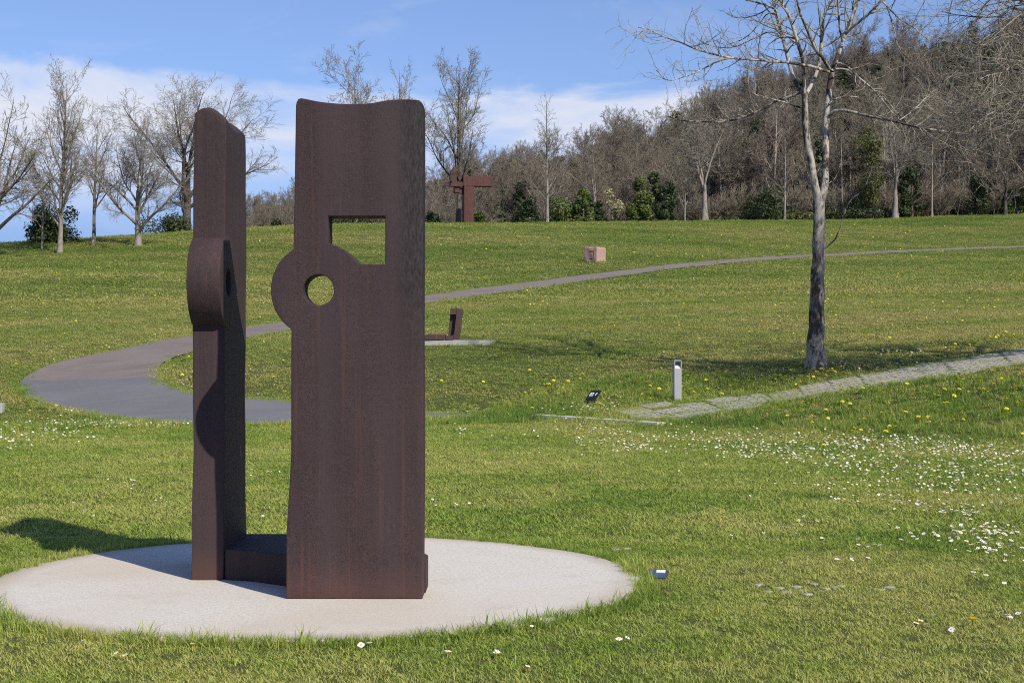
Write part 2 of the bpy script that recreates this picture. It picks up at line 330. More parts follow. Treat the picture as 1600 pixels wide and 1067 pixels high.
# ------------------------------------------------------------------ terrain height
cp = []
def C(px, py, d): v = P(px, py, d); cp.append((v.x, v.y, v.z))
for x in (-40, -25, -14, -7, 0, 5):
    cp.append((x, 26.0 if x > -14 else 27.0, -0.02)); cp.append((x, 18.0, -0.03))
for x in (9, 15, 25, 40): cp.append((x, 21.5-0.1*(x-9), 0.02)); cp.append((x, 14, -0.03))
for a in [(300,664,29),(450,664,29.2),(660,655,31),(100,643,33),(32,600,37),(-150,590,36),(250,592,35),(300,553,40),(250,540,42),(450,510,49),(450,628,33),
          (660,646,32),(660,470,60),(800,450,69),(950,425,80),(1270,398,97),(1500,388,108),(1750,380,112),
          (700,540,40),(900,560,38),(900,500,48),(900,600,34),(1100,480,52),(1100,545,38.5),(1275,572,33),(1275,480,50),(1500,520,38.5),(1500,450,62),(1650,480,52),(1750,430,72),
          (1040,632,31),(1200,617,31.5),(1200,631,30),(1400,580,32),(1400,600,29.7),(1600,549,32.5),(1600,570,30),(1800,520,32),(1800,545,30),
          (845,650,30.5),(1030,663,28.5),(1200,670,27),(1400,680,25.2),(1600,692,23.4),(1800,700,22.5),
          (0,383,100),(93,396,95),(215,384,98),(300,363,112),(450,358,122),(720,355,127),(900,352,132),(1100,348,138),(1300,345,140),(1500,338,142),(1600,335,143),(1800,325,145),
          (0,450,68),(0,520,48),(200,430,74),(200,490,55),(450,430,82),(700,420,85),(920,410,85),(0,570,40),(1200,430,78),(-200,400,95),(-400,420,90),(-300,520,50)]: C(*a)
for x, y, z in [(-90,150,3),(-50,150,4.5),(-25,155,8),(-10,160,9.5),(5,165,11),(20,165,13),(40,165,15),(65,165,17),(-120,130,3),(-150,300,-4),(-60,260,-2),
                (-33,190,14),(-28,190,15),(-11.5,200,17),(0,215,18.8),(10.7,230,22.8),(20.8,245,27.2),(31,255,32.3),(44,260,36.6),(60,265,43.4),(80,272,47),(95,276,49.5),(140,285,52),(30,200,20.5),(60,205,29),(90,210,33),
                (20,330,22),(80,360,45),(160,380,50),(-60,400,0),(-300,600,-6),(300,600,30),(0,650,5),(-300,100,0),(300,150,30),(150,80,14),(-150,30,0),(150,20,3),(-300,0,0),(300,0,4),(70,40,5)]:
    cp.append((x, y, z))
CP = np.array(cp)
def _k(r2): return 0.5*r2*np.log(r2+1e-9)
def _fit():
    n = len(CP); d2 = ((CP[:, None, :2]-CP[None, :, :2])**2).sum(-1)
    A = np.zeros((n+3, n+3)); A[:n, :n] = _k(d2)+np.eye(n)*1.5
    A[:n, n] = 1; A[:n, n+1:] = CP[:, :2]; A[n, :n] = 1; A[n+1:, :n] = CP[:, :2].T
    return np.linalg.solve(A, np.concatenate([CP[:, 2], np.zeros(3)]))
WT = _fit()
def sstep(a, b, x):
    t = np.clip((x-a)/(b-a), 0, 1); return t*t*(3-2*t)
def hz(x, y):
    x = np.atleast_1d(np.asarray(x, float)); y = np.atleast_1d(np.asarray(y, float)); out = np.empty(len(x)); n = len(CP)
    for s in range(0, len(x), 20000):
        xs, ys = x[s:s+20000], y[s:s+20000]
        d2 = (xs[:, None]-CP[None, :, 0])**2+(ys[:, None]-CP[None, :, 1])**2
        out[s:s+20000] = _k(d2)@WT[:n]+WT[n]+WT[n+1]*xs+WT[n+2]*ys
    st = sstep(18.0, 25.5, y+np.clip(x-5, 0, 6)*0.35)
    micro = 0.012*np.sin(x*2.1+1.3*np.sin(y*1.1))*np.sin(y*1.7+0.6*np.sin(x*1.9))*sstep(0, 1, np.hypot(x+1.345, y-10.34)-2.0)
    return -0.03+(np.maximum(out, -0.06)*(y < 120)+out*(y >= 120)+0.03)*st+micro
def H(x, y): return float(hz(x, y)[0])
def G(px, py, dmin=5.5, dmax=170):
    """where the line of sight through a photo pixel meets the ground (first hit)"""
    d = np.concatenate([np.arange(dmin, 40, 0.05), np.arange(40, dmax, 0.2)])
    x = (px-800)*d/F; z = CH-(py-HY)*d/F; f = z-hz(x, d)
    i = np.where((f[:-1] > 0) & (f[1:] <= 0))[0]
    if len(i) == 0: i = [int(np.argmin(np.abs(f)))]; t = 0.0
    else: t = f[i[0]]/(f[i[0]]-f[i[0]+1])
    dd = d[i[0]]+t*(d[min(i[0]+1, len(d)-1)]-d[i[0]])
    return Vector(((px-800)*dd/F, dd, H((px-800)*dd/F, dd)))

PAD = (-1.32, 10.34, 2.19)
yy = np.concatenate([np.linspace(-25, 4, 20), np.linspace(4.5, 26, 44), np.linspace(26.5, 60, 68), np.linspace(61, 170, 82), np.geomspace(173, 720, 45)])
sx = np.linspace(-1, 1, 171); xx = 26*sx+340*np.sign(sx)*np.abs(sx)**5
X, Y = np.meshgrid(xx, yy); Z = hz(X.ravel(), Y.ravel())
V = np.stack([X.ravel(), Y.ravel(), Z], 1); nx = len(xx); ny = len(yy)
ii = (np.arange(ny-1)[:, None]*nx+np.arange(nx-1)[None, :]).ravel()
me = np_mesh('ground', V, [np.stack([ii, ii+1, ii+nx+1, ii+nx], 1)])
a = me.attributes.new('wood', 'FLOAT', 'POINT')
crest_y = np.interp(V[:, 0], [-40, -20, 0, 20, 45], [118, 128, 137, 146, 150]); a.data.foreach_set('value', sstep(0, 6, V[:, 1]-crest_y).astype(np.float32))
a = me.attributes.new('soil', 'FLOAT', 'POINT'); a.data.foreach_set('value', (1-sstep(26, 60, V[:, 1])).astype(np.float32))
ground = link('ground', me, M['ground']); tag(ground, 'grassy ground rising from flat lawn to a hilltop meadow', kind='structure')

# ------------------------------------------------------------------ scattering (points -> instances; for uncountable cover only)
SRC = {}
def source_collection(name, meshes):
    c = bpy.data.collections.new(name)
    for i, m in enumerate(meshes):
        o = bpy.data.objects.new(f'{name}_{chr(97+i)}', m); c.objects.link(o)
    SRC[name] = c; return c
def scatter(name, pts, rot, scl, idx, tint, coll, label, parent=None):
    me = bpy.data.meshes.new(name); n = len(pts); me.vertices.add(n); me.vertices.foreach_set('co', np.asarray(pts, np.float32).ravel())
    for an, ty, v in (('rot', 'FLOAT_VECTOR', rot), ('scl', 'FLOAT_VECTOR', scl), ('idx', 'INT', idx), ('tint', 'FLOAT', tint)):
        at = me.attributes.new(an, ty, 'POINT')
        at.data.foreach_set('vector' if ty == 'FLOAT_VECTOR' else 'value', np.asarray(v, np.int32 if ty == 'INT' else np.float32).ravel())
    o = link(name, me, None, parent)
    g = bpy.data.node_groups.new(name+'_scatter', 'GeometryNodeTree')
    g.interface.new_socket('Geometry', in_out='INPUT', socket_type='NodeSocketGeometry'); g.interface.new_socket('Geometry', in_out='OUTPUT', socket_type='NodeSocketGeometry')
    N = g.nodes; L = g.links; gi = N.new('NodeGroupInput'); go = N.new('NodeGroupOutput')
    ci = N.new('GeometryNodeCollectionInfo'); ci.inputs['Collection'].default_value = coll; ci.inputs['Separate Children'].default_value = True; ci.inputs['Reset Children'].default_value = True
    ip = N.new('GeometryNodeInstanceOnPoints'); ip.inputs['Pick Instance'].default_value = True
    def na(nm, ty): x = N.new('GeometryNodeInputNamedAttribute'); x.data_type = ty; x.inputs['Name'].default_value = nm; return x.outputs['Attribute']
    er = N.new('FunctionNodeEulerToRotation'); L.new(na('rot', 'FLOAT_VECTOR'), er.inputs[0])
    L.new(gi.outputs[0], ip.inputs['Points']); L.new(ci.outputs[0], ip.inputs['Instance']); L.new(na('idx', 'INT'), ip.inputs['Instance Index'])
    L.new(er.outputs[0], ip.inputs['Rotation']); L.new(na('scl', 'FLOAT_VECTOR'), ip.inputs['Scale']); L.new(ip.outputs[0], go.inputs[0])
    md = o.modifiers.new('scatter', 'NODES'); md.node_group = g
    tag(o, label, None, None, 'stuff'); return o

def tuft_mesh(name, rng, n, R, h0, h1, wd, lean, mat):
    Vs, Fs, A = [], [], []; k = 0
    for _ in range(n):
        r = R*math.sqrt(rng.random()); t = rng.random()*6.283; b = np.array([r*math.cos(t), r*math.sin(t), -0.006])
        h = rng.uniform(h0, h1); az = rng.random()*6.283; ln = rng.uniform(0.15, 1)*lean*h
        d = np.array([math.cos(az), math.sin(az), 0]); sd = np.array([-d[1], d[0], 0])*wd*0.5*rng.uniform(0.7, 1.3)
        if rng.random() < 0.5: sd = np.array([d[0], d[1], 0])*np.linalg.norm(sd)*0.8+sd*0.6
        m = b+d*ln*0.35+np.array([0, 0, h*0.62]); tp = b+d*ln+np.array([0, 0, h])
        Vs += [b-sd, b+sd, m+sd*0.8, m-sd*0.8, tp]; Fs.append((k, k+1, k+2, k+3)); A.append((k+3, k+2, k+4)); k += 5
    me = np_mesh(name, np.array(Vs), [np.array(Fs), np.array(A)], True)
    at = me.attributes.new('blade', 'FLOAT', 'POINT'); at.data.foreach_set('value', np.repeat(rng.random(n), 5).astype(np.float32))
    me.materials.append(mat); return me

rg = np.random.default_rng(3)
lawn_c = source_collection('lawn_tuft', [tuft_mesh('lawn_tuft', rg, 34, 0.06, 0.008, 0.024, 0.0040, 2.0, M['lawn']) for _ in range(5)])
mid_c = source_collection('lawn_tuft_wide', [tuft_mesh('lawn_tuft_wide', rg, 42, 0.10, 0.010, 0.026, 0.0062, 2.2, M['lawn']) for _ in range(5)])
long_c = source_collection('long_tuft', [tuft_mesh('long_tuft', rg, 26, 0.07, 0.05, 0.13, 0.006, 0.9, M['lawn']) for _ in range(5)])
mead_c = source_collection('meadow_tuft', [tuft_mesh('meadow_tuft', rg, 56, 0.20, 0.015, 0.04, 0.010, 2.0, M['meadow']) for _ in range(5)])
far_c = source_collection('far_tuft', [tuft_mesh('far_tuft', rg, 76, 0.44, 0.018, 0.05, 0.022, 2.4, M['meadow']) for _ in range(4)])

# value noise for colour patches in the grass
def vnoise(x, y, seed, s):
    r = np.random.default_rng(seed); T = r.random((64, 64)); u, v = x/s+1000, y/s+1000
    i, j = np.floor(u).astype(int), np.floor(v).astype(int); fu, fv = u-i, v-j; fu = fu*fu*(3-2*fu); fv = fv*fv*(3-2*fv)
    g = lambda a, b: T[a % 64, b % 64]
    return (g(i, j)*(1-fu)+g(i+1, j)*fu)*(1-fv)+(g(i, j+1)*(1-fu)+g(i+1, j+1)*fu)*fv
def fbm(x, y, seed, s): return (vnoise(x, y, seed, s)+0.5*vnoise(x, y, seed+1, s/2.1)+0.25*vnoise(x, y, seed+2, s/4.3))/1.75

# ------------------------------------------------------------------ the paths
outer = [(1640,383.5),(1520,387),(1400,392),(1270,398),(1130,407),(1000,420),(900,432),(800,445),(660,463),(520,489),(450,503),(382,513),(300,526),(200,545),(110,563),(60,578),(34,595)]
inner = [(1640,386),(1520,390),(1400,395.5),(1270,402.5),(1130,413),(1000,428),(900,442),(800,457),(660,476),(520,504),(450,518),(382,530),(300,552),(268,561),(252,571),(247,581),(249,591)]
outer2 = [(34,595),(31,604),(40,618),(62,630),(110,643),(180,655),(255,663),(320,665.5),(450,664.5),(560,660),(660,656),(752,653)]
inner2 = [(249,591),(252,598),(262,603),(275,608),(290,613),(305,617),(330,621),(365,624),(450,629),(560,640),(660,647),(752,651)]
def strip(name, A, B, n, nc, mat, lift):
    a = crom([G(*p)[:] for p in A], n); b = crom([G(*p)[:] for p in B], n); t = np.linspace(0, 1, nc)
    pts = a[:, None, :]*(1-t)[None, :, None]+b[:, None, :]*t[None, :, None]
    pts = pts.reshape(-1, 3); pts[:, 2] = hz(pts[:, 0], pts[:, 1])+lift
    i = (np.arange(n-1)[:, None]*nc+np.arange(nc-1)[None, :]).ravel()
    me = np_mesh(name, pts, [np.stack([i, i+nc, i+nc+1, i+1], 1)]); 
    o = link(name, me, mat); return o, np.vstack([a[:, :2], b[::-1, :2]])
path_up, poly_up = strip('upper_path', outer, inner, 90, 9, M['asphalt_old'], 0.035)
tag(path_up, 'worn pinkish asphalt path climbing across the meadow', kind='structure')
path_lo, poly_lo = strip('lower_path', outer2, inner2, 60, 11, M['asphalt'], 0.042)
tag(path_lo, 'smooth grey asphalt path bending at the foot of the meadow', kind='structure')
def in_poly(x, y, poly):
    ins = np.zeros(len(x), bool); n = len(poly); j = n-1
    for i in range(n):
        xi, yi = poly[i]; xj, yj = poly[j]
        c = ((yi > y) != (yj > y)); ins ^= c & (x < (xj-xi)*(y-yi)/(yj-yi+1e-12)+xi); j = i
    return ins

# paved strip of lattice pavers: frame along the strip
walk_up = [(955,643),(1000,637),(1040,631),(1120,625),(1200,617),(1300,598),(1400,580),(1500,562),(1600,548),(1720,530)]
walk_dn = [(1010,660),(1050,658.5),(1082,655.5),(1150,644),(1210,631),(1300,617),(1400,601),(1500,586),(1600,570),(1720,551)]
WU = crom([G(*p)[:] for p in walk_up], 200); WD = crom([G(*p)[:] for p in walk_dn], 200)
poly_walk = np.vstack([WU[:, :2], WD[::-1, :2]])
L_pad = [G(636,539.5), G(762,539.5), G(775,533.2), G(650,533.2)]
poly_lpad = np.array([[p.x, p.y] for p in L_pad])
kerb_a, kerb_b = G(838,650), G(1034,663)
def free_mask(x, y):
    m = np.hypot(x-PAD[0], y-PAD[1]) > PAD[2]-0.03*np.sin(np.arctan2(y-PAD[1], x-PAD[0])*7+1)-0.02
    for p in (poly_up, poly_lo, poly_walk, poly_lpad): m &= ~in_poly(x, y, p)
    return m

def lawn_edge(x):   # y where the mown lawn ends and the rough verge begins
    return np.interp(x, [-12, -8.5, -5.5, -2.5, 0.5, 3, 5, 7, 9, 12], [27.2, 27.6, 28.3, 28.9, 29.5, 28.2, 26.5, 24.6, 22.6, 21.0])
def wedge(dens, d0, d1, rng, margin=1.22):
    k = 800/F*margin; A = k*(d1*d1-d0*d0); n = int(A*dens); d = np.sqrt(d0*d0+rng.random(n)*(d1*d1-d0*d0)); x = (rng.random(n)*2-1)*k*d
    return x, d
def lawn_tint(x, y):
    t = 0.56+0.8*(fbm(x, y, 21, 2.2)-0.5)+0.6*(fbm(x, y, 31, 0.4)-0.5)
    clover = sstep(0.57, 0.68, fbm(x*0.7, y, 41, 2.0)); return np.clip(t+0.05-clover*0.24, 0, 1), clover
def place(x, y, rng, s0, s1, ntypes, zoff=0.0, tilt=0.12):
    n = len(x); z = hz(x, y)+zoff; s = rng.uniform(s0, s1, n)
    return np.stack([x, y, z], 1), np.stack([rng.normal(0, tilt, n), rng.normal(0, tilt, n), rng.random(n)*6.283], 1), np.stack([s, s, s*rng.uniform(0.8, 1.25, n)], 1), rng.integers(0, ntypes, n)
rg = np.random.default_rng(8)
x, y = wedge(480, 5.2, 12.5, rg); k = free_mask(x, y); x, y = x[k], y[k]
t, cl = lawn_tint(x, y); bare = fbm(x, y, 51, 0.35) > 0.79; x, y, t, cl = x[~bare], y[~bare], t[~bare], cl[~bare]
p, r, s, i = place(x, y, rg, 0.75, 1.35, 5); s[:, 2] *= 0.85+0.4*fbm(x, y, 61, 0.5)
scatter('lawn_grass', p, r, s, i, t, lawn_c, 'short mown grass of the near lawn around the round pad')
x, y = wedge(165, 12.0, 30, rg); k = free_mask(x, y) & (y < lawn_edge(x)+0.25); x, y = x[k], y[k]; t, cl = lawn_tint(x, y)
p, r, s, i = place(x, y, rg, 0.8, 1.5, 5); s[:, 2] *= 0.85+0.4*fbm(x, y, 61, 0.5)
scatter('lawn_grass_beyond', p, r, s, i, np.clip(t+0.04, 0, 1), mid_c, 'short mown lawn stretching from the pad to the path')
# longer grass: ring round the pad, verge behind the lawn
n = 2600; th = rg.random(n)*6.283; rr = PAD[2]+rg.uniform(-0.03, 0.10, n)+0.03*np.sin(th*7+1)*-1
xa, ya = PAD[0]+rr*np.cos(th), PAD[1]+rr*np.sin(th)
xb, yb = wedge(52, 21, 36, rg); ed = lawn_edge(xb); right = np.clip((xb+1)/4, 0, 1)
ker = (yb > ed) & (yb < ed+2.2+4.5*right) & free_mask(xb, yb); xb, yb = xb[ker], yb[ker]
n = 900; u = rg.random(n); j = (u*199).astype(int); side = rg.random(n) < 0.5
e = np.where(side[:, None], WU[j, :2], WD[j, :2])+rg.normal(0, 0.12, (n, 2)); xc, yc = e[:, 0], e[:, 1]
def path_fringe(poly, n, sp):
    d = np.linalg.norm(np.diff(poly, axis=0), axis=1); cs = np.concatenate([[0], np.cumsum(d)]); s = rg.random(n)*cs[-1]
    return np.stack([np.interp(s, cs, poly[:, 0]), np.interp(s, cs, poly[:, 1])], 1)+rg.normal(0, sp, (n, 2))
fr = path_fringe(poly_lo, 3600, 0.11); fr2 = path_fringe(poly_up, 4600, 0.16)
fr = np.vstack([fr, fr2]); sa, sb_ = np.array(G(34, 595)[:2]), np.array(G(249, 591)[:2]); sv = (sb_-sa)/np.linalg.norm(sb_-sa); rel = fr-sa
along = rel@sv; perp = np.abs(rel[:, 0]*sv[1]-rel[:, 1]*sv[0]); seam = (perp < 0.6) & (along > 0.25) & (along < np.linalg.norm(sb_-sa)-0.25)
kf = (fr[:, 1] < 75) & ~seam
ft = np.vstack([np.array([[P(1275, 572, 33.0).x, 33.0]])+rg.normal(0, 0.26, (130, 2)), np.array([G(1058, 626.5)[:2]])+rg.normal(0, 0.13, (50, 2)), np.array([G(924, 634)[:2]])+rg.normal(0, 0.16, (40, 2))])
x = np.concatenate([xa, xb, xc, fr[kf, 0], ft[:, 0]]); y = np.concatenate([ya, yb, yc, fr[kf, 1], ft[:, 1]]); t = np.clip(lawn_tint(x, y)[0]-0.06, 0, 1)
t[len(xa):] -= 0.12*np.clip((x[len(xa):]+2)/4, 0, 1)
p, r, s, i = place(x, y, rg, 0.7, 1.3, 5, 0, 0.2); s[:len(xa)] *= rg.uniform(0.28, 0.55, (len(xa), 1)); s[len(xa)+len(xb):] *= 0.62
spk = rg.random(len(xa)) < 0.05; s[:len(xa)][spk] *= 1.9
scatter('verge_grass', p, r, s, i, np.clip(t, 0, 1), long_c, 'longer uncut grass along the verge and pad rim')
# meadow
x, y = wedge(38, 26, 62, rg, 1.3); k = free_mask(x, y) & (y > lawn_edge(x)+1.2); x, y = x[k], y[k]
def mead_tint(x, y):
    band = fbm(x*0.35, y, 71, 3.2); return np.clip(0.58+1.1*(band-0.5)+0.55*(fbm(x, y, 81, 1.1)-0.5)+0.10*sstep(30, 36, y)-0.16*sstep(45, 90, y), 0, 1)
p, r, s, i = place(x, y, rg, 0.8, 1.35, 5); scatter('meadow_grass', p, r, s, i, mead_tint(x, y), mead_c, 'olive and straw coloured grass of the lower meadow')
x, y = wedge(7.5, 58, 150, rg, 1.3); k = ~in_poly(x, y, poly_up); 
cy = np.interp(x, [-40, -20, 0, 20, 45], [112, 124, 133, 141, 145]); k &= y < cy; x, y = x[k], y[k]
p, r, s, i = place(x, y, rg, 0.8, 1.4, 4); scatter('hilltop_grass', p, r, s, i, mead_tint(x, y), far_c, 'green grass of the upper meadow below the trees')
# grass standing in the lattice pavers
u = rg.random(5200); v = rg.random(5200)**0.9; j = (u**1.25*199).astype(int); e = WU[j, :2]*(1-v)[:, None]+WD[j, :2]*v[:, None]
over = np.clip(1.15-(u*1.2), 0.4, 1.0); k = rg.random(5200) < over; x, y = e[k, 0], e[k, 1]
p, r, s, i = place(x, y, rg, 0.55, 1.0, 5, 0.035); scatter('paver_grass', p, r, s, i, np.clip(lawn_tint(x, y)[0], 0, 1), mid_c, 'grass growing through the lattice pavers')

# ------------------------------------------------------------------ round pad
bm = bmesh.new(); ring = []
for kx in range(160):
    th = kx/160*6.28318; rr = PAD[2]+0.012*math.sin(th*5)+0.010*math.sin(th*13+1)+0.006*math.sin(th*31)
    ring.append((rr*math.cos(th), rr*math.sin(th)))
rows = [1.0, 0.985, 0.96, 0.9, 0.7, 0.4]; prev = [bm.verts.new((a*1.0, b*1.0, -0.10)) for a, b in ring]
for f in rows:
    cur = [bm.verts.new((a*f, b*f, -0.008 if f == 1.0 else 0.0)) for a, b in ring]
    for kx in range(160): bm.faces.new((prev[kx], prev[(kx+1) % 160], cur[(kx+1) % 160], cur[kx]))
    prev = cur
bm.faces.new(prev)
me = bm_mesh('round_pad', bm, True); at = me.attributes.new('rim', 'FLOAT', 'POINT')
co = np.empty(len(me.vertices)*3, np.float32); me.vertices.foreach_get('co', co); co = co.reshape(-1, 3)
at.data.foreach_set('value', sstep(1.95, 2.16, np.hypot(co[:, 0], co[:, 1])).astype(np.float32))
pad = link('round_concrete_pad', me, M['concrete_pad']); pad.location = (PAD[0], PAD[1], 0)
tag(pad, 'pale round concrete pad under the two steel slabs', kind='structure')

# ------------------------------------------------------------------ the two-slab steel sculpture
def plate(name, loops, thick, bev, cuts_u, cuts_v, warp=None, cuts_w=()):
    """profile loops in (u,v) extruded along w; returns mesh with co=(u, w, v)"""
    cu = bpy.data.curves.new(name, 'CURVE'); cu.dimensions = '2D'; cu.fill_mode = 'BOTH'; cu.extrude = thick/2-bev; cu.bevel_depth = bev; cu.bevel_resolution = 2; cu.offset = -bev
    for lp in loops:
        s = cu.splines.new('POLY'); s.points.add(len(lp)-1); s.use_cyclic_u = True
        for pt, (a, b) in zip(s.points, lp): pt.co = (a, b, 0, 1)
    o = bpy.data.objects.new(name, cu); COL.objects.link(o); dg = bpy.context.evaluated_depsgraph_get(); dg.update()
    me = bpy.data.meshes.new_from_object(o.evaluated_get(dg)); bpy.data.objects.remove(o)
    bm = bmesh.new(); bm.from_mesh(me); bpy.data.meshes.remove(me); bmesh.ops.remove_doubles(bm, verts=bm.verts[:], dist=1e-5)
    for ax, cuts in ((0, cuts_u), (1, cuts_v), (2, cuts_w)):
        for c in cuts:
            nrm_ = Vector([1.0 if k == ax else 0.0 for k in range(3)])
            bmesh.ops.bisect_plane(bm, geom=bm.verts[:]+bm.edges[:]+bm.faces[:], plane_co=nrm_*c, plane_no=nrm_, dist=1e-5)
    for v in bm.verts:
        u, vv, ww = v.co
        du, dw, dv = warp(u, vv, ww) if warp else (0, 0, 0)
        v.co = (u+du, ww+dw, vv+dv)
    bmesh.ops.recalc_face_normals(bm, faces=bm.faces[:]); bmesh.ops.triangulate(bm, faces=[f for f in bm.faces if len(f.verts) > 4])
    for f in bm.faces: f.smooth = True
    for e in bm.edges:
        if len(e.link_faces) == 2 and e.calc_face_angle(0) > math.radians(20): e.smooth = False
    me = bpy.data.meshes.new(name); bm.to_mesh(me); bm.free(); return me
S = F/9.45
def uv(px, py): return ((px-800)/S, CH-(py-HY)/S)
def outline(pts, dens=5):
    o = []
    for a, b in zip(pts, pts[1:]+pts[:1]): o.append(a)
    return o
left_edge = crom([(447,935),(447,870),(448,820),(450.5,780),(453.5,735),(455,690),(455,600),(455.5,515),(457.5,420),(459.5,330),(461,240),(462,175)], 34)
top_edge = crom([(462,175),(463,158),(468,151),(480,152.5),(500,156.5),(530,159.5),(560,160),(583,158),(605,154),(628,152.3),(645,152),(655,153),(659.5,158),(661,168)], 40)
right_edge = crom([(661,168),(661,300),(660.5,500),(661.5,700),(661,800),(660,935)], 14)
RDP = 74.5; cxp, cyp = 497.5, 453.0
prof_px = np.vstack([left_edge[:-1], top_edge[:-1], right_edge])
prof_plain = [tuple(uv(*p)) for p in prof_px]
y_lo = cyp+math.sqrt(RDP**2-(cxp-455.5)**2); y_hi = cyp-math.sqrt(RDP**2-(cxp-458.5)**2)
a_lo = math.atan2(y_lo-cyp, 455.5-cxp); a_hi = math.atan2(y_hi-cyp, 458.5-cxp)+2*math.pi
arc_px = [(cxp+RDP*math.cos(t), cyp+RDP*math.sin(t)) for t in np.linspace(a_lo, a_hi, 40)]
L_ = left_edge[:-1]; prof_px = np.vstack([L_[L_[:, 1] > y_lo+3], arc_px, L_[L_[:, 1] < y_hi-3], top_edge[:-1], right_edge])
prof = [tuple(uv(*p)) for p in prof_px]
a0_ = math.atan2(412.5-cyp, math.sqrt(RDP**2-(412.5-cyp)**2)); a1_ = math.atan2(-math.sqrt(RDP**2-(513-cxp)**2), 513-cxp)
win = [uv(*p) for p in [(513,338),(602,338),(602,412.5)]+[(cxp+RDP*math.cos(t), cyp+RDP*math.sin(t)) for t in np.linspace(a0_, a1_, 16)]]
cir = lambda c, r, n: [(c[0]+r*math.cos(6.28318*i/n), c[1]+r*math.sin(6.28318*i/n)) for i in range(n)]
dc = uv(497.5, 453); RD = 74.5/S; RH = 24/S
TH = 0.215
def warp_r(u, v, ww):
    px = u*S+800; py = HY-(v-CH)*S
    e = max(0.0, (px-618)/43.0); k_ = float(sstep(600, 330, py)) if False else float(1-sstep(330, 620, np.array(py)))
    dw = 0.035*e*e*k_*1.0
    dw += 0.004*math.sin(v*3.1+u*4)+0.0025*math.sin(u*17+v*2)+0.0015*math.sin(v*11)
    tp = float(sstep(3.02, 3.1, np.array(v)))
    return (0, dw, -0.012*tp*(0.5-ww/TH))
sculpt = empty('steel_sculpture', (-1.35, 10.2, 0)); tag(sculpt, 'tall sculpture of two upright dark rusted steel slabs on a round pad', 'sculpture')
inv = Matrix.Translation(-sculpt.location)
cu_u = [-1.42+0.025*i for i in range(36)]; cu_v = [0.12*i for i in range(1, 26)]
def attrs(me, zf=lambda c: 0*c[:, 0], pf=lambda c: 0*c[:, 0]):
    co = np.empty(len(me.vertices)*3, np.float32); me.vertices.foreach_get('co', co); co = co.reshape(-1, 3)
    for n_, fn in (('rustfoot', zf), ('patina', pf)):
        a_ = me.attributes.new(n_, 'FLOAT', 'POINT'); a_.data.foreach_set('value', fn(co).astype(np.float32))
foot = lambda c: 0.55*(1-sstep(0.0, 0.26, c[:, 2]))
hole_r = cir(dc, RH, 48)
me = plate('slab', [prof, win, hole_r], TH, 0.006, cu_u, cu_v, warp_r)
attrs(me, foot, lambda c: sstep(612, 640, c[:, 0]*S+800)*(1-sstep(400, 640, HY-(c[:, 2]-CH)*S)))
slab = link('slab', me, M['steel'], sculpt); slab.matrix_parent_inverse = inv; slab.location = (0, 9.45+TH/2, 0); slab['label'] = 'wide slab facing the viewer with pierced round bulge and rectangular window'
# second slab, edge on: u runs along y, w along x
ys0 = 10.20
prof2 = [(ys0+(a*S+800-447)/S*1.0, b) for a, b in prof_plain]
def warp_l(u, v, ww):
    k_ = float(sstep(2.88, 3.1, np.array(v))); t_ = ww/TH+0.5      # t_=1 on the face turned to the other slab
    dv = k_*(0.08*math.sin(min(1.0, max(0.0, 1-t_))*2.6)-0.02)
    dw = 0.004*math.sin(v*2.7+u*3)+0.002*math.sin(v*9)
    return (0, dw, dv)
d2 = (ys0+0.165, 2.0); R2 = 0.32
me = plate('slab', [prof2, cir(d2, RH+0.012, 40)], TH, 0.006, [ys0+0.05*i for i in range(1, 17)], cu_v, warp_l, [TH*(k/8-0.5) for k in range(1, 8)]); attrs(me, foot, lambda c: sstep(2.2, 2.9, c[:, 2])*0.35)
for v in me.vertices: v.co = (v.co.y, v.co.x, v.co.z)
me.flip_normals()
s2 = link('slab', me, M['steel'], sculpt); s2.matrix_parent_inverse = inv; s2.location = (-1.935-TH/2, 0, 0); s2['label'] = 'narrow edge-on slab standing at left with bulging disc'
me = plate('pierced_disc', [cir(d2, R2, 96), cir(d2, RH, 48)], TH+0.006, 0.005, [], []); attrs(me)
for v in me.vertices: v.co = (v.co.y, v.co.x, v.co.z)
me.flip_normals()
o = link('pierced_disc', me, M['steel'], sculpt); o.matrix_parent_inverse = inv; o.location = (-1.935-TH/2, 0, 0)
bm = bmesh.new()
add_prism(bm, [(-1.933, 10.215), (-1.74, 10.14), (-1.50, 9.96), (-1.385, 9.80), (-1.385, 9.668), (-0.548, 9.668), (-0.548, 9.95), (-0.72, 10.45), (-1.1, 11.04), (-1.933, 11.04)], 'z', 0.0, 0.205, 0.006)
me = bm_mesh('base_plate', bm); attrs(me); o = link('base_plate', me, M['steel'], sculpt); o.matrix_parent_inverse = inv

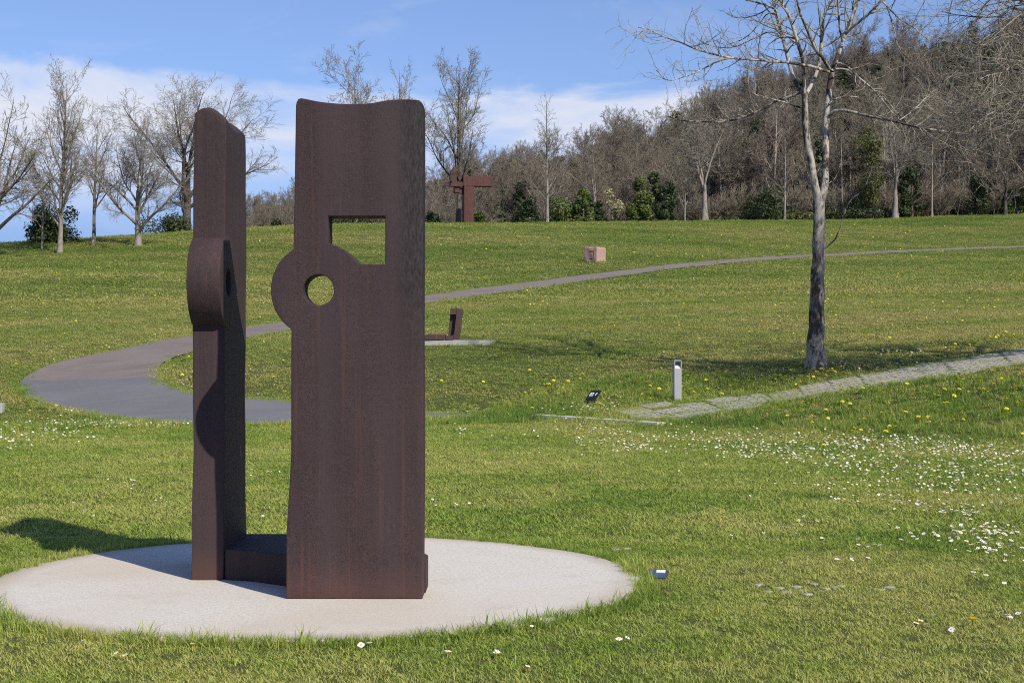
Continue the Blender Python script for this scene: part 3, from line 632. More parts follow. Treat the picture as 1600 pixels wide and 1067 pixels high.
# ------------------------------------------------------------------ tree machinery
def tubes(Pt, R, sides):
    """Pt (B,n,3), R (B,n) -> verts, quads"""
    B, n, _ = Pt.shape
    T = np.gradient(Pt, axis=1); T /= np.linalg.norm(T, axis=2, keepdims=True)+1e-9
    ref = np.where(np.abs(T.mean(1))[:, 2:3] > 0.8, np.array([[1.0, 0, 0]]), np.array([[0, 0, 1.0]]))[:, None, :]
    U = np.cross(T, np.broadcast_to(ref, T.shape)); U /= np.linalg.norm(U, axis=2, keepdims=True)+1e-9; W = np.cross(T, U)
    a = np.arange(sides)/sides*2*np.pi
    V = Pt[:, :, None, :]+R[:, :, None, None]*(np.cos(a)[None, None, :, None]*U[:, :, None, :]+np.sin(a)[None, None, :, None]*W[:, :, None, :])
    idx = np.arange(B*n*sides).reshape(B, n, sides); i0 = idx[:, :-1]; i1 = idx[:, 1:]
    q_ = np.stack([i0, np.roll(i0, -1, 2), np.roll(i1, -1, 2), i1], -1).reshape(-1, 4)
    return V.reshape(-1, 3), q_
def tube_mesh(name, groups):
    Vs, Fs, off = [], [], 0
    for Pt, R, s in groups:
        v, f = tubes(Pt, R, s); Vs.append(v); Fs.append(f+off); off += len(v)
    return np_mesh(name, np.vstack(Vs), Fs)
def children(Pt, R, rng, per, t0, t1, ang, lr, n, trop, wig, rr, lfade=0.5, rmin=0.004, flat=0.0, cap=1e9, curl=0.0):
    """grow side branches vectorised over all parents"""
    B, m, _ = Pt.shape
    L = np.linalg.norm(np.diff(Pt, axis=1), axis=2).sum(1)
    cnt = np.maximum(0, np.floor(per*np.clip(L/np.median(L), 0.4, 2.2)+rng.random(B))).astype(int)
    pi = np.repeat(np.arange(B), cnt); K = len(pi)
    order = np.concatenate([np.arange(c) for c in cnt]) if K else np.zeros(0); cc = np.maximum(cnt[pi], 1)
    t = t0+(t1-t0)*np.clip((order+rng.uniform(0.1, 0.9, K))/cc, 0, 1)
    f = t*(m-1); i = np.clip(f.astype(int), 0, m-2); w_ = (f-i)[:, None]
    base = Pt[pi, i]*(1-w_)+Pt[pi, i+1]*w_; tan = Pt[pi, i+1]-Pt[pi, i]; tan /= np.linalg.norm(tan, axis=1, keepdims=True)+1e-9
    rad = R[pi, i]*(1-w_[:, 0])+R[pi, i+1]*w_[:, 0]
    rv = rng.normal(size=(K, 3)); rv[:, 2] *= (1-flat); rv -= (rv*tan).sum(1, keepdims=True)*tan; rv /= np.linalg.norm(rv, axis=1, keepdims=True)+1e-9
    an = np.radians(rng.uniform(ang[0], ang[1], K))[:, None]; d = tan*np.cos(an)+rv*np.sin(an)
    ln = np.minimum(L[pi]*rng.uniform(lr[0], lr[1], K)*(1-lfade*t), cap)
    pts = np.empty((K, n, 3)); pts[:, 0] = base; st = (ln/(n-1))[:, None]; cv = rng.normal(0, curl, (K, 3))
    for s in range(1, n):
        d = d+rng.normal(0, wig, (K, 3))+cv/(n-1); d[:, 2] += trop*(0.5+s/n); d /= np.linalg.norm(d, axis=1, keepdims=True)+1e-9
        pts[:, s] = pts[:, s-1]+d*st
    r0 = np.maximum(np.minimum(rad*rr, rad*0.9), rmin); rd = r0[:, None]*(0.12+0.88*(1-np.linspace(0, 1, n))**0.85)[None, :]; rd = np.maximum(rd, rmin*0.7)
    return pts, rd
def stem(h, n, rng, r0, r1, lean=(0, 0), wob=0.03, flare=1.5):
    t = np.linspace(0, 1, n); p = np.zeros((n, 3)); p[:, 2] = t*h; p[:, 0] = lean[0]*t*h; p[:, 1] = lean[1]*t*h
    wb = np.cumsum(rng.normal(0, wob*h/n, (n, 2)), 0); p[1:, :2] += wb[1:]-wb[0]
    r = r0*(1-t)**0.8+r1; r[0] *= flare; r[1] *= 1+0.25*(flare-1); p[0, 2] -= 0.25
    return p[None], r[None]
def style_tree(style, h, rng, dens=1.0, tw=0.011):
    """returns (trunk groups, branch groups)"""
    if style == 'upright':
        s, r = stem(h*0.97, 16, rng, h*0.013, 0.012, (rng.normal(0, 0.02), 0))
        a, ar = children(s, r, rng, 22*dens, 0.14, 0.95, (20, 44), (0.30, 0.52), 9, 0.10, 0.06, 0.55, 0.55)
        st = [(1, 'n')]
        b, br = children(a, ar, rng, 7*dens, 0.15, 0.97, (25, 50), (0.28, 0.5), 6, 0.07, 0.10, 0.55, 0.4, tw)
        c, cr = children(b, br, rng, 4.2*dens, 0.12, 0.98, (25, 55), (0.35, 0.65), 4, 0.03, 0.12, 0.6, 0.3, tw)
        d, dr = children(c, cr, rng, 2.2*dens, 0.15, 0.98, (25, 55), (0.4, 0.75), 3, 0.02, 0.13, 0.6, 0.3, tw)
        return [(s, r, 8), (a, ar, 5)], [(b, br, 4), (c, cr, 3), (d, dr, 3)]
    if style == 'spread':
        s, r = stem(h*0.42, 9, rng, h*0.016, h*0.009, (rng.normal(0, 0.05), 0))
        z, zr = children(s, r, rng, 9, 0.22, 1.0, (18, 62), (1.0, 1.6), 12, 0.03, 0.07, 0.6, 0.1)
        b, br = children(z, zr, rng, 13*dens, 0.18, 0.98, (25, 60), (0.26, 0.5), 8, 0.05, 0.12, 0.5, 0.45, tw)
        c, cr = children(b, br, rng, 7*dens, 0.15, 0.98, (25, 60), (0.3, 0.6), 5, 0.03, 0.14, 0.55, 0.4, tw)
        d, dr = children(c, cr, rng, 3.4*dens, 0.15, 0.98, (25, 60), (0.4, 0.8), 3, 0.02, 0.15, 0.6, 0.3, tw)
        return [(s, r, 8), (z, zr, 6)], [(b, br, 4), (c, cr, 3), (d, dr, 3)]
    if style == 'vase':
        s, r = stem(h*0.93, 15, rng, h*0.014, 0.014, (rng.normal(0, 0.015), 0))
        a, ar = children(s, r, rng, 16*dens, 0.24, 0.95, (22, 50), (0.36, 0.56), 10, 0.05, 0.07, 0.55, 0.42)
        b, br = children(a, ar, rng, 8*dens, 0.22, 0.98, (22, 52), (0.28, 0.5), 7, 0.05, 0.11, 0.55, 0.4, tw)
        c, cr = children(b, br, rng, 5*dens, 0.15, 0.98, (25, 55), (0.35, 0.65), 5, 0.03, 0.13, 0.6, 0.35, tw)
        d, dr = children(c, cr, rng, 2.0*dens, 0.2, 0.98, (25, 55), (0.4, 0.7), 3, 0.02, 0.14, 0.6, 0.3, tw)
        return [(s, r, 8), (a, ar, 5)], [(b, br, 4), (c, cr, 3), (d, dr, 3)]
    if style == 'cone':
        s, r = stem(h, 14, rng, h*0.012, 0.01, (0, 0), 0.015)
        a, ar = children(s, r, rng, 34*dens, 0.2, 0.99, (34, 58), (0.26, 0.42), 7, 0.045, 0.06, 0.4, 0.74, tw)
        b, br = children(a, ar, rng, 6*dens, 0.15, 0.97, (28, 55), (0.3, 0.55), 4, 0.03, 0.1, 0.55, 0.4, tw)
        c, cr = children(b, br, rng, 3*dens, 0.2, 0.97, (28, 55), (0.4, 0.7), 3, 0.02, 0.1, 0.6, 0.3, tw)
        return [(s, r, 7)], [(a, ar, 4), (b, br, 3), (c, cr, 3)]
    if style == 'twin':
        s, r = stem(h*0.30, 6, rng, h*0.015, h*0.012, (0, 0))
        z, zr = children(s, r, rng, 3, 0.75, 1.0, (5, 14), (1.9, 2.4), 12, 0.04, 0.05, 0.72, 0.0)
        b, br = children(z, zr, rng, 13*dens, 0.15, 0.97, (40, 75), (0.25, 0.48), 8, 0.02, 0.13, 0.5, 0.55, tw)
        c, cr = children(b, br, rng, 6*dens, 0.15, 0.98, (25, 65), (0.3, 0.6), 5, 0.02, 0.16, 0.55, 0.4, tw)
        d, dr = children(c, cr, rng, 3*dens, 0.15, 0.98, (25, 60), (0.4, 0.7), 3, 0.02, 0.15, 0.6, 0.3, tw)
        return [(s, r, 8), (z, zr, 6)], [(b, br, 4), (c, cr, 3), (d, dr, 3)]
    if style == 'brush':
        k_ = 9; s = np.zeros((k_, 7, 3)); t = np.linspace(0, 1, 7)
        for j in range(k_):
            az = rng.random()*6.28; sp = rng.uniform(0.1, 0.55); s[j, :, 0] = math.cos(az)*(0.15+sp*h*t**1.2); s[j, :, 1] = math.sin(az)*(0.15+sp*h*t**1.2); s[j, :, 2] = t*h*rng.uniform(0.65, 1)-0.1
        r = np.tile(np.linspace(0.03, 0.012, 7), (k_, 1))
        b, br = children(s, r, rng, 8*dens, 0.1, 0.98, (20, 50), (0.3, 0.55), 5, 0.04, 0.12, 0.6, 0.4, tw)
        c, cr = children(b, br, rng, 5*dens, 0.1, 0.98, (20, 55), (0.35, 0.65), 3, 0.03, 0.12, 0.6, 0.4, tw)
        return [(s, r, 4)], [(b, br, 3), (c, cr, 3)]
def make_tree(name, label, px, py, d, style, h, seed, bark, twig, dens=1.0, tw=0.011, group=None, loc=None, sx=1.0):
    rng = np.random.default_rng(seed)
    if loc is None:
        x_ = (px-800)*d/F; loc = (x_, d, H(x_, d)-0.05)
    tr, br = style_tree(style, h, rng, dens, tw)
    root = empty(name, loc); root.scale = (sx, sx, 1)
    link('trunk', tube_mesh('trunk', tr), M[bark], root); link('branches', tube_mesh('branches', br), M[twig], root)
    tag(root, label, 'tree', group); return root
def leaf_cloud(name, rng, blobs, n, size, mat, shell=0.55):
    """many small leaf faces through the volume of several lobes; blobs: (x,y,z,rx,ry,rz)"""
    B = np.array(blobs); vol = B[:, 3]*B[:, 4]*B[:, 5]; pick = rng.choice(len(B), n, p=vol**0.7/np.sum(vol**0.7))
    v = rng.normal(size=(n, 3)); v /= np.linalg.norm(v, axis=1, keepdims=True); rad = (shell+(1-shell)*rng.random(n))*(0.86+0.28*rng.random(n))
    c = B[pick, :3]+v*rad[:, None]*B[pick, 3:]
    nn = v+rng.normal(0, 0.6, (n, 3)); nn /= np.linalg.norm(nn, axis=1, keepdims=True); a = np.cross(nn, rng.normal(size=(n, 3))); a /= np.linalg.norm(a, axis=1, keepdims=True); b = np.cross(nn, a)
    s = size*rng.uniform(0.5, 1.4, n)[:, None]
    V = np.stack([c-a*s, c-b*s*0.45, c+a*s, c+b*s*0.45], 1).reshape(-1, 3); i = np.arange(n)*4
    me = np_mesh(name, V, [np.stack([i, i+1, i+2, i+3], 1)], False)
    at = me.attributes.new('leaf', 'FLOAT', 'POINT'); clump = np.clip(0.5+0.25*np.sin(c[:, 0]*3+c[:, 2]*4)*np.sin(c[:, 1]*3+c[:, 2]*2.3)+rng.normal(0, 0.22, n), 0, 1)
    at.data.foreach_set('value', np.repeat(clump, 4).astype(np.float32)); me.materials.append(mat); return me
def lobes(rng, w_, h, n, cone=0.0, z0=0.1):
    o = []
    for _ in range(n):
        z = h*(z0+(0.92-z0)*rng.random()); k_ = (1-cone*z/h); rr = w_*0.5*k_; az = rng.random()*6.283; q_ = rng.random()**0.6*0.62
        s = rng.uniform(0.28, 0.46)*max(0.35*w_, rr); o.append((math.cos(az)*rr*q_, math.sin(az)*rr*q_, z, s, s, s*rng.uniform(0.8, 1.3)))
    return o
def make_shrub(name, label, px, py, d, w_, h, seed, mat, cone=0.0, n=2200, size=0.16, nl=14, cat='shrub', group=None, loc=None):
    rng = np.random.default_rng(seed)
    if loc is None: x_ = (px-800)*d/F; loc = (x_, d, H(x_, d)-0.05)
    root = empty(name, loc)
    link('foliage', leaf_cloud('foliage', rng, lobes(rng, w_, h, nl, cone, 0.08), n, size, M[mat]), None, root)
    s, r = stem(h*0.8, 6, rng, 0.05+0.012*h, 0.02, (0, 0), 0.05); a, ar = children(s, r, rng, 9, 0.15, 0.95, (30, 60), (0.3, 0.5), 5, 0.04, 0.1, 0.5)
    link('stem', tube_mesh('stem', [(s, r, 6), (a, ar, 4)]), M['bark_dark'], root)
    tag(root, label, cat, group); return root

# ------------------------------------------------------------------ near tree (two stems, long bare limbs)
DT = 33.0
def limb(pts, n, r0, r1, dd=0.0):
    """pts in photo pixels at the tree's own distance, dd metres of depth drift along the limb"""
    k_ = len(pts); q_ = [P(a, b, DT+dd*i/(k_-1))[:] for i, (a, b) in enumerate(pts)]
    p_ = crom(q_, n); t = np.linspace(0, 1, n); return p_, r0*(1-t)+r1*t
def jitter(p_, rng, a): 
    p_ = p_.copy(); nrm_ = rng.normal(0, a, p_.shape); nrm_[0] = 0; return p_+nrm_
rng = np.random.default_rng(77)
gb = G(1275, 572)
root = empty('tree', (P(1275, 572, DT).x, DT, gb.z)); tag(root, 'near bare tree forking into two pale stems beside the paved strip', 'tree')
tr_p = crom([(1275,578),(1275,560),(1274.5,530),(1276,500),(1277,450),(1279,400),(1280,350),(1280,320),(1281,302)], 26)
wpx = np.interp(tr_p[:, 1], [300,330,400,500,545,562,572,580], [17,18.5,20,24,28,32,37,41])
tp = np.array([P(a, b, DT)[:] for a, b in tr_p]); trr = wpx*DT/F/2
trr = trr*(1+0.03*np.sin(np.arange(26)*1.9)); tp[:, 0] += 0.01*np.sin(np.arange(26)*1.3)
A0 = tp[None]-np.array(root.location)[None, None]; me = tube_mesh('trunk', [(A0, trr[None], 14)]); link('trunk', me, M['bark_trunk'], root)
sc = DT/F/2
ls, lsr = limb([(1279,312),(1273,290),(1267,252),(1261,220),(1258,190),(1257,147)], 16, 13*sc, 9*sc, -0.3)
rs, rsr = limb([(1284,312),(1289,287),(1290,232),(1291,186),(1295,147),(1300,112)], 16, 12.5*sc, 9*sc, 0.3)
mains = [(ls, lsr), (rs, rsr)]
L1 = [
 ([(1257,149),(1247,137),(1235,107),(1224,62),(1212,19),(1205,-15),(1192,-80),(1186,-150)], 8, 3, 0.6),
 ([(1257,149),(1254,97),(1247,70),(1232,23),(1216,-5),(1200,-60),(1196,-120)], 8, 3, -0.8),
 ([(1258,150),(1267,133),(1280,101),(1284,62),(1288,23),(1301,-5),(1310,-60),(1312,-140)], 8, 3, 1.0),
 ([(1256,170),(1228,161),(1197,153),(1174,146)], 4, 2, -1.2),
 ([(1250,145),(1235,152),(1212,159),(1181,176),(1135,190),(1088,190),(1060,188),(1040,181)], 5.5, 1.6, 1.3),
 ([(1300,112),(1313,77),(1321,54),(1336,15),(1345,-10),(1360,-60),(1366,-130)], 8.5, 3, 0.8),
 ([(1317,66),(1312,40),(1309,0),(1306,-50)], 5, 2.5, -0.5),
 ([(1321,54),(1335,40),(1352,27),(1379,0),(1410,-40),(1440,-70)], 5.5, 2.2, -1.0),
 ([(1296,108),(1285,90),(1274,77),(1259,43),(1247,8),(1240,-40)], 6.5, 2.5, -1.2),
 ([(1296,113),(1275,107),(1251,101),(1197,95),(1143,91),(1115,85),(1088,77),(1062,66),(1042,60),(1018,48),(997,43)], 6, 1.3, -1.6),
 ([(1143,91),(1125,95),(1108,103),(1086,114),(1069,120),(1046,126),(1035,122),(1026,110)], 3.4, 1.2, -1.8),
 ([(1302,104),(1309,99),(1325,105),(1340,120),(1367,143),(1385,165),(1397,180)], 5, 2, -0.7),
 ([(1305,108),(1325,110),(1350,130),(1375,147),(1400,175),(1425,200),(1440,230)], 3.6, 1.4, 1.1),
 ([(1293,184),(1302,175),(1317,172),(1352,180),(1398,190),(1445,201),(1499,209),(1542,213),(1570,222),(1590,233)], 6.5, 1.4, -1.3),
 ([(1470,205),(1490,218),(1505,228),(1519,232),(1540,240),(1561,248),(1574,245),(1578,232)], 3, 1.2, -1.4),
 ([(1505,228),(1516,250),(1524,268),(1535,285),(1545,298),(1548,290)], 2, 1.0, -1.4),
 ([(1295,163),(1303,156),(1313,153),(1330,151),(1344,153)], 4, 1.6, 0.6),
 ([(1405,188),(1425,175),(1450,150),(1475,128),(1497,110)], 2.6, 1.1, 0.9),
 ([(1209,14),(1190,6),(1165,0),(1140,-8),(1100,-20)], 4, 1.8, 0.9),
 ([(1224,60),(1206,50),(1190,55),(1166,66),(1148,74),(1120,74),(1100,68),(1088,58)], 3.2, 1.2, 0.8),
 ([(1213,22),(1200,22),(1180,45),(1160,62),(1130,72)], 2.8, 1.2, 0.2),
 ([(1212,5),(1190,20),(1170,27),(1150,28),(1135,22)], 2.8, 1.1, 1.2),
 ([(1378,2),(1395,20),(1410,33),(1430,45),(1448,60),(1470,60),(1490,56)], 3.4, 1.2, -0.3),
 ([(1384,6),(1392,30),(1398,50),(1403,72),(1415,88),(1424,95)], 2.6, 1.1, 0.4),
 ([(1283,395),(1292,386),(1305,374),(1311,362),(1316,345),(1322,325)], 3.4, 1.6, -0.4),
 ([(1318,335),(1316,300),(1315,260),(1314,215)], 1.8, 0.9, -0.3),
 ([(1322,325),(1331,311),(1345,300),(1355,284),(1364,258)], 2.2, 0.9, -0.5),
 ([(1271,298),(1262,288),(1250,272),(1242,258),(1238,244)], 1.8, 0.9, 0.3),
 ([(1290,290),(1302,282),(1310,268),(1314,250)], 1.8, 0.9, 0.3),
]
off = np.array(root.location)
mg = [(np.stack([m[0] for m in mains])-off, np.stack([m[1] for m in mains]), 10)]
limbs, lr_ = [], []
for pts, w0, w1, dd in L1:
    a, ar = limb(pts, 18, w0*0.84*sc, w1*0.9*sc, dd); a = jitter(a, rng, 0.004); limbs.append(a-off); lr_.append(ar)
limbs = np.stack(limbs); lr_ = np.stack(lr_)
link('stem', tube_mesh('stem', mg), M['bark_hero'], root)
link('limb', tube_mesh('limb', [(limbs[:24], lr_[:24], 7), (limbs[24:], lr_[24:], 5)]), M['bark_hero'], root)['label'] = 'long bare limbs with pale blotched bark'
b1, b1r = children(limbs[:24], lr_[:24], rng, 16, 0.22, 0.97, (30, 70), (0.14, 0.32), 9, 0.06, 0.07, 0.55, 0.25, 0.0058, 0.0, 1.2, 0.9)
b2, b2r = children(b1, b1r, rng, 3.2, 0.2, 0.95, (30, 60), (0.25, 0.55), 6, 0.10, 0.08, 0.65, 0.3, 0.0045, 0.0, 0.55, 0.9)
link('twigs', tube_mesh('twigs', [(b1, b1r, 4), (b2, b2r, 3)]), M['twig_hero'], root)

# second near tree, its trunk right of the frame: arching limbs hang into the picture
rng = np.random.default_rng(123); D2 = 28.5; bx = 13.8; by = 28.5
root2 = empty('tree', (bx, by, H(bx, by))); tag(root2, 'arching bare branches of a tree standing beyond the right edge', 'tree')
off2 = np.array(root2.location)
s2_, sr2 = stem(10.5, 14, rng, 0.19, 0.03, (-0.02, 0.01), 0.02)
link('trunk', tube_mesh('trunk', [(s2_, sr2, 10)]), M['bark_trunk'], root2)
L2 = [([(1600,13),(1560,27),(1530,27),(1501,25),(1470,18)], 7.6, 4, 1.2), ([(1600,112),(1563,101),(1518,97),(1490,91),(1470,80)], 6.0, 3.5, 1.5), ([(1600,100),(1575,112),(1549,117),(1530,125)], 6.6, 4, -1.0),
      ([(1600,180),(1563,183),(1520,178),(1481,177),(1460,185)], 5.4, 3.5, 0.4), ([(1600,143),(1549,169),(1506,191),(1470,215)], 5.2, 3.0, 2.0), ([(1600,160),(1560,172),(1530,190),(1510,210)], 4.8, 2.5, -0.3),
      ([(1590,0),(1560,-15),(1500,-25),(1440,-25),(1400,-5),(1390,20)], 8.5, 4, 1.4), ([(1600,60),(1570,45),(1540,60),(1515,80),(1500,90)], 6.6, 3.6, 0.2), ([(1600,205),(1570,200),(1540,215),(1520,240)], 4.4, 2.6, 0.8)]
lim2, lrr2 = [], []
for pts, w0, w1, dd in L2:
    k_ = len(pts); q_ = [P(a, b, D2+dd*i/(k_-1))[:] for i, (a, b) in enumerate(pts)]
    e0 = np.array(q_[0]); st_ = np.array([bx-0.2, by, max(2.6, e0[2]-1.6)]); mid_ = (st_+e0)/2+np.array([0.2, 0, 0.45])
    p_ = crom([tuple(st_), tuple(mid_)]+q_, 20); p_ = jitter(p_, rng, 0.006); t = np.linspace(0, 1, 20); lim2.append(p_-off2); lrr2.append((w0*1.3*(1-t)+1.2*t)*D2/F/2)
# the rest of the crown, out of view, shades the meadow
oth, otr = children(s2_, sr2, rng, 16, 0.40, 0.97, (40, 75), (0.32, 0.5), 20, 0.03, 0.05, 0.5, 0.5)
lim2 = np.concatenate([np.stack(lim2), oth]); lrr2 = np.concatenate([np.stack(lrr2), otr])
link('limb', tube_mesh('limb', [(lim2, lrr2, 6)]), M['bark_hero'], root2)
b1, b1r = children(lim2, lrr2, rng, 24, 0.25, 0.98, (25, 70), (0.18, 0.36), 10, -0.01, 0.06, 0.6, 0.2, 0.0055, 0.0, 1.5, 1.4)
b2, b2r = children(b1, b1r, rng, 4.0, 0.15, 0.95, (25, 65), (0.35, 0.7), 7, 0.05, 0.07, 0.65, 0.2, 0.0045, 0.0, 0.7, 1.4)
link('twigs', tube_mesh('twigs', [(b1, b1r, 4), (b2, b2r, 3)]), M['twig_hero'], root2)

# ------------------------------------------------------------------ trees on the hill crest
TL = 'bare trees along the hill crest'
make_tree('tree', 'bare tree with dark branches cut off by the left edge', -14, 388, 92, 'spread', 10.2, 639, 'bark_dark', 'twig_pale', 0.9, 0.012, TL)
make_tree('tree', 'tall narrow bare tree left of the leaning one', 93, 396, 95, 'upright', 11.2, 610, 'bark_pale', 'twig_pale', 1.3, 0.009, TL)
make_tree('tree', 'thin sparse bare tree between the tall narrow and the twin-stemmed one', 146, 386, 99, 'vase', 8.4, 610, 'bark_pale', 'twig_pale', 1.0, 0.009, TL)
make_tree('tree', 'twin-stemmed spreading pale tree nearest the edge-on steel slab', 216, 384, 98, 'spread', 8.6, 634, 'bark_pale', 'twig_pale', 1.2, 0.009, TL)
make_tree('tree', 'big round bare tree with dark trunk partly behind the edge-on slab', 290, 360, 114, 'spread', 12.4, 623, 'bark_dark', 'twig_pale', 1.35, 0.010, TL, None, 1.15)
make_tree('tree', 'slim bare sapling beside the dark evergreen bush at far left', 66, 392, 97, 'vase', 5.2, 602, 'bark_pale', 'twig_pale', 0.6, 0.012, TL)
make_tree('tree', 'bare tree whose crown shows above the middle of the wide slab', 556, 357, 128, 'vase', 14.2, 625, 'bark_pale', 'twig_pale', 1.2, 0.014, TL)
make_tree('tree', 'bare tree whose crown shows above the right end of the wide slab', 624, 357, 129, 'upright', 14.2, 208, 'bark_pale', 'twig_pale', 0.8, 0.014, TL)
make_tree('tree', 'tall round-crowned bare tree rising behind the rusty T-shaped sculpture', 716, 355, 130, 'vase', 14.4, 607, 'bark_dark', 'twig_pale', 1.25, 0.014, TL)
make_tree('tree', 'slender pale bare tree with conical crown in front of laurels', 855, 352, 132, 'cone', 11.0, 210, 'bark_pale', 'twig_pale', 0.9, 0.013, TL)
make_tree('tree', 'stout pale twin-trunked bare tree right of the conical evergreens', 1101, 348, 138, 'twin', 11.6, 636, 'bark_pale', 'twig_pale', 1.35, 0.014, TL)
make_tree('tree', 'small thin white-stemmed bare tree left of the near tree', 1226, 346, 138, 'cone', 8.2, 212, 'bark_pale', 'twig_wood', 0.8, 0.013, TL)
make_tree('tree', 'pale thick-trunked bare tree beside the ivy-green column at right', 1399, 341, 140, 'twin', 10.5, 604, 'bark_pale', 'twig_pale', 1.3, 0.014, TL)
make_tree('tree', 'thin straight bare tree right of the ivy-green column', 1456, 338, 141, 'cone', 7.6, 214, 'bark_wood', 'twig_wood', 0.8, 0.013, TL)
make_tree('tree', 'dark-stemmed bare tree at the wood edge near the right border', 1571, 336, 141, 'spread', 8.0, 215, 'bark_dark', 'twig_wood', 0.9, 0.013, TL)
make_tree('tree', 'small branching bare tree just left of the stout twin-trunked one', 1070, 349, 139, 'vase', 5.2, 216, 'bark_pale', 'twig_wood', 0.7, 0.013, TL)
make_tree('tree', 'bare many-stemmed tree behind the conical laurels', 930, 352, 146, 'twin', 8.6, 217, 'bark_pale', 'twig_wood', 0.9, 0.013, TL)
SG = 'evergreen shrubs at the wood edge'
sh = [
 ('dark evergreen bush behind the narrow tree at far left', 84, 389, 101, 3.3, 2.4, 'leaf_dark', 0.3, 3000, 0.14),
 ('low dark bush under the big round bare tree', 262, 366, 113, 3.6, 1.2, 'leaf_dark', 0.2, 1600, 0.14),
 ('small dark bush seen between the two steel slabs', 434, 359, 124, 1.5, 1.1, 'leaf_dark', 0.2, 900, 0.13),
 ('broad dark bush seen through the slab window', 540, 358, 128, 5.5, 1.5, 'leaf_dark', 0.2, 2200, 0.14),
 ('low dark bush just right of the wide slab', 672, 356, 129, 2.2, 1.2, 'leaf_dark', 0.2, 1100, 0.14),
 ('small bright green cone-shaped shrub beside the T-shaped column', 749, 355, 130, 1.7, 1.5, 'leaf_mid', 0.6, 1000, 0.12),
 ('dark rounded evergreen left of the slender pale tree', 820, 353, 134, 3.2, 2.7, 'leaf_dark', 0.45, 2400, 0.15),
 ('wide green laurel right of the slender pale tree', 884, 352, 135, 3.9, 2.4, 'leaf_mid', 0.3, 2800, 0.15),
 ('narrow pointed green laurel beside the wide one', 912, 352, 134, 2.0, 3.3, 'leaf_mid', 0.75, 1800, 0.15),
 ('small pointed dark laurel left of the cream-flowered shrub', 935, 352, 135, 1.5, 2.3, 'leaf_dark', 0.6, 1100, 0.14),
 ('bright green conical evergreen right of the cream-flowered shrub', 1000, 351, 135, 2.9, 4.0, 'leaf_mid', 0.8, 3200, 0.16),
 ('darker conical evergreen right of the bright one', 1042, 350, 136, 2.1, 3.7, 'leaf_dark', 0.7, 2600, 0.16),
 ('deep green bush in shade between twin-trunked and white-stemmed trees', 1190, 347, 143, 4.6, 3.3, 'leaf_dark', 0.3, 2600, 0.17),
 ('tall ivy-green column beside the thick-trunked tree', 1424, 341, 141.5, 2.7, 6.4, 'leaf_dark', 0.45, 3400, 0.17),
 ('olive-green round shrub high at left of the thick-trunked tree', 1362, 344, 147, 4.4, 8.2, 'leaf_olive', 0.3, 2400, 0.17),
 ('dark bush left of the dark-stemmed tree', 1525, 338, 142.5, 3.2, 3.6, 'leaf_dark', 0.4, 2200, 0.16),
 ('green bush at the right border of the wood edge', 1590, 336, 142, 2.8, 2.6, 'leaf_mid', 0.3, 1900, 0.15),
]
for k_, (lb, px, py, d, w_, h, mt, cn, n, sz) in enumerate(sh):
    make_shrub('evergreen_shrub', lb, px, py, d, w_*1.4, h*1.06, 300+k_, mt, cn*0.85, int(n*2.4), sz*0.72, 16 if h > 2 else 10, 'shrub', SG)
make_shrub('flowering_shrub', 'cream-flowered shrub between the laurels', 962, 351, 136, 2.4, 3.7, 340, 'leaf_blossom', 0.1, 700, 0.13, 12)
for k_, (px, wd_, h_, lb) in enumerate([(1345, 6.2, 1.15, 'low clipped dark hedge right of the near tree trunk'), (1265, 4.2, 0.9, 'low brownish hedge seen behind the near tree trunk'), (1120, 3.4, 0.7, 'low green hedge right of the twin-trunked tree foot')]):
    rng = np.random.default_rng(400+k_); d = 141.0; x_ = (px-800)*d/F; root = empty('hedge', (x_, d, H(x_, d)-0.05))
    bl = [(wd_*(j/11-0.5), rng.normal(0, 0.15), h_*0.5, 0.5, 0.5, h_*0.55) for j in range(12)]
    link('foliage', leaf_cloud('foliage', rng, bl, 2000, 0.12, M['leaf_olive' if k_ == 1 else 'leaf_dark'], 0.6), None, root)
    s, r = stem(h_*0.8, 5, rng, 0.05, 0.02); ms_ = tube_mesh('stem', [(s, r, 4)])
    for j in range(8): link('stem', ms_, M['bark_dark'], root).location = (wd_*(j/7-0.5), 0, 0)
    tag(root, lb, 'hedge')

# ------------------------------------------------------------------ woodland on the hillside (one mass)
rng = np.random.default_rng(55); wm = []
def joined(tr, br, mt, mb):
    me = tube_mesh('woodland_tree', [(a, b, max(3, s-2)) for a, b, s in tr]+[(a, b, 3) for a, b, s in br]); me.materials.append(M[mb]); me.materials.append(M[mt])
    nt_ = sum((a.shape[0]*(a.shape[1]-1)*max(3, s-2)) for a, b, s in tr); mi = np.ones(len(me.polygons), np.int32); mi[:nt_] = 0; me.polygons.foreach_set('material_index', mi); return me
for k_ in range(3): wm.append(joined(*style_tree('vase', 11, np.random.default_rng(500+k_), 1.2, 0.018), 'twig_wood', 'bark_wood'))
for k_ in range(2): wm.append(joined(*style_tree('spread', 10.5, np.random.default_rng(510+k_), 1.0, 0.018), 'twig_wood', 'bark_wood'))
for k_ in range(2): wm.append(joined(*style_tree('brush', 4.0, np.random.default_rng(520+k_), 1.3, 0.02), 'twig_wood', 'bark_wood'))
r_ = np.random.default_rng(530); wm.append(leaf_cloud('woodland_evergreen', r_, lobes(r_, 5.5, 8.5, 20, 0.35, 0.2), 2600, 0.26, M['leaf_dark']))
r_ = np.random.default_rng(531); wm.append(leaf_cloud('woodland_ivy', r_, lobes(r_, 2.4, 8.0, 14, 0.2, 0.1), 1200, 0.2, M['leaf_dark']))
r_ = np.random.default_rng(532); wm.append(leaf_cloud('woodland_bramble', r_, lobes(r_, 4.0, 1.4, 14, 0.2, 0.1), 900, 0.16, M['leaf_olive']))
wood_c = source_collection('woodland', wm)
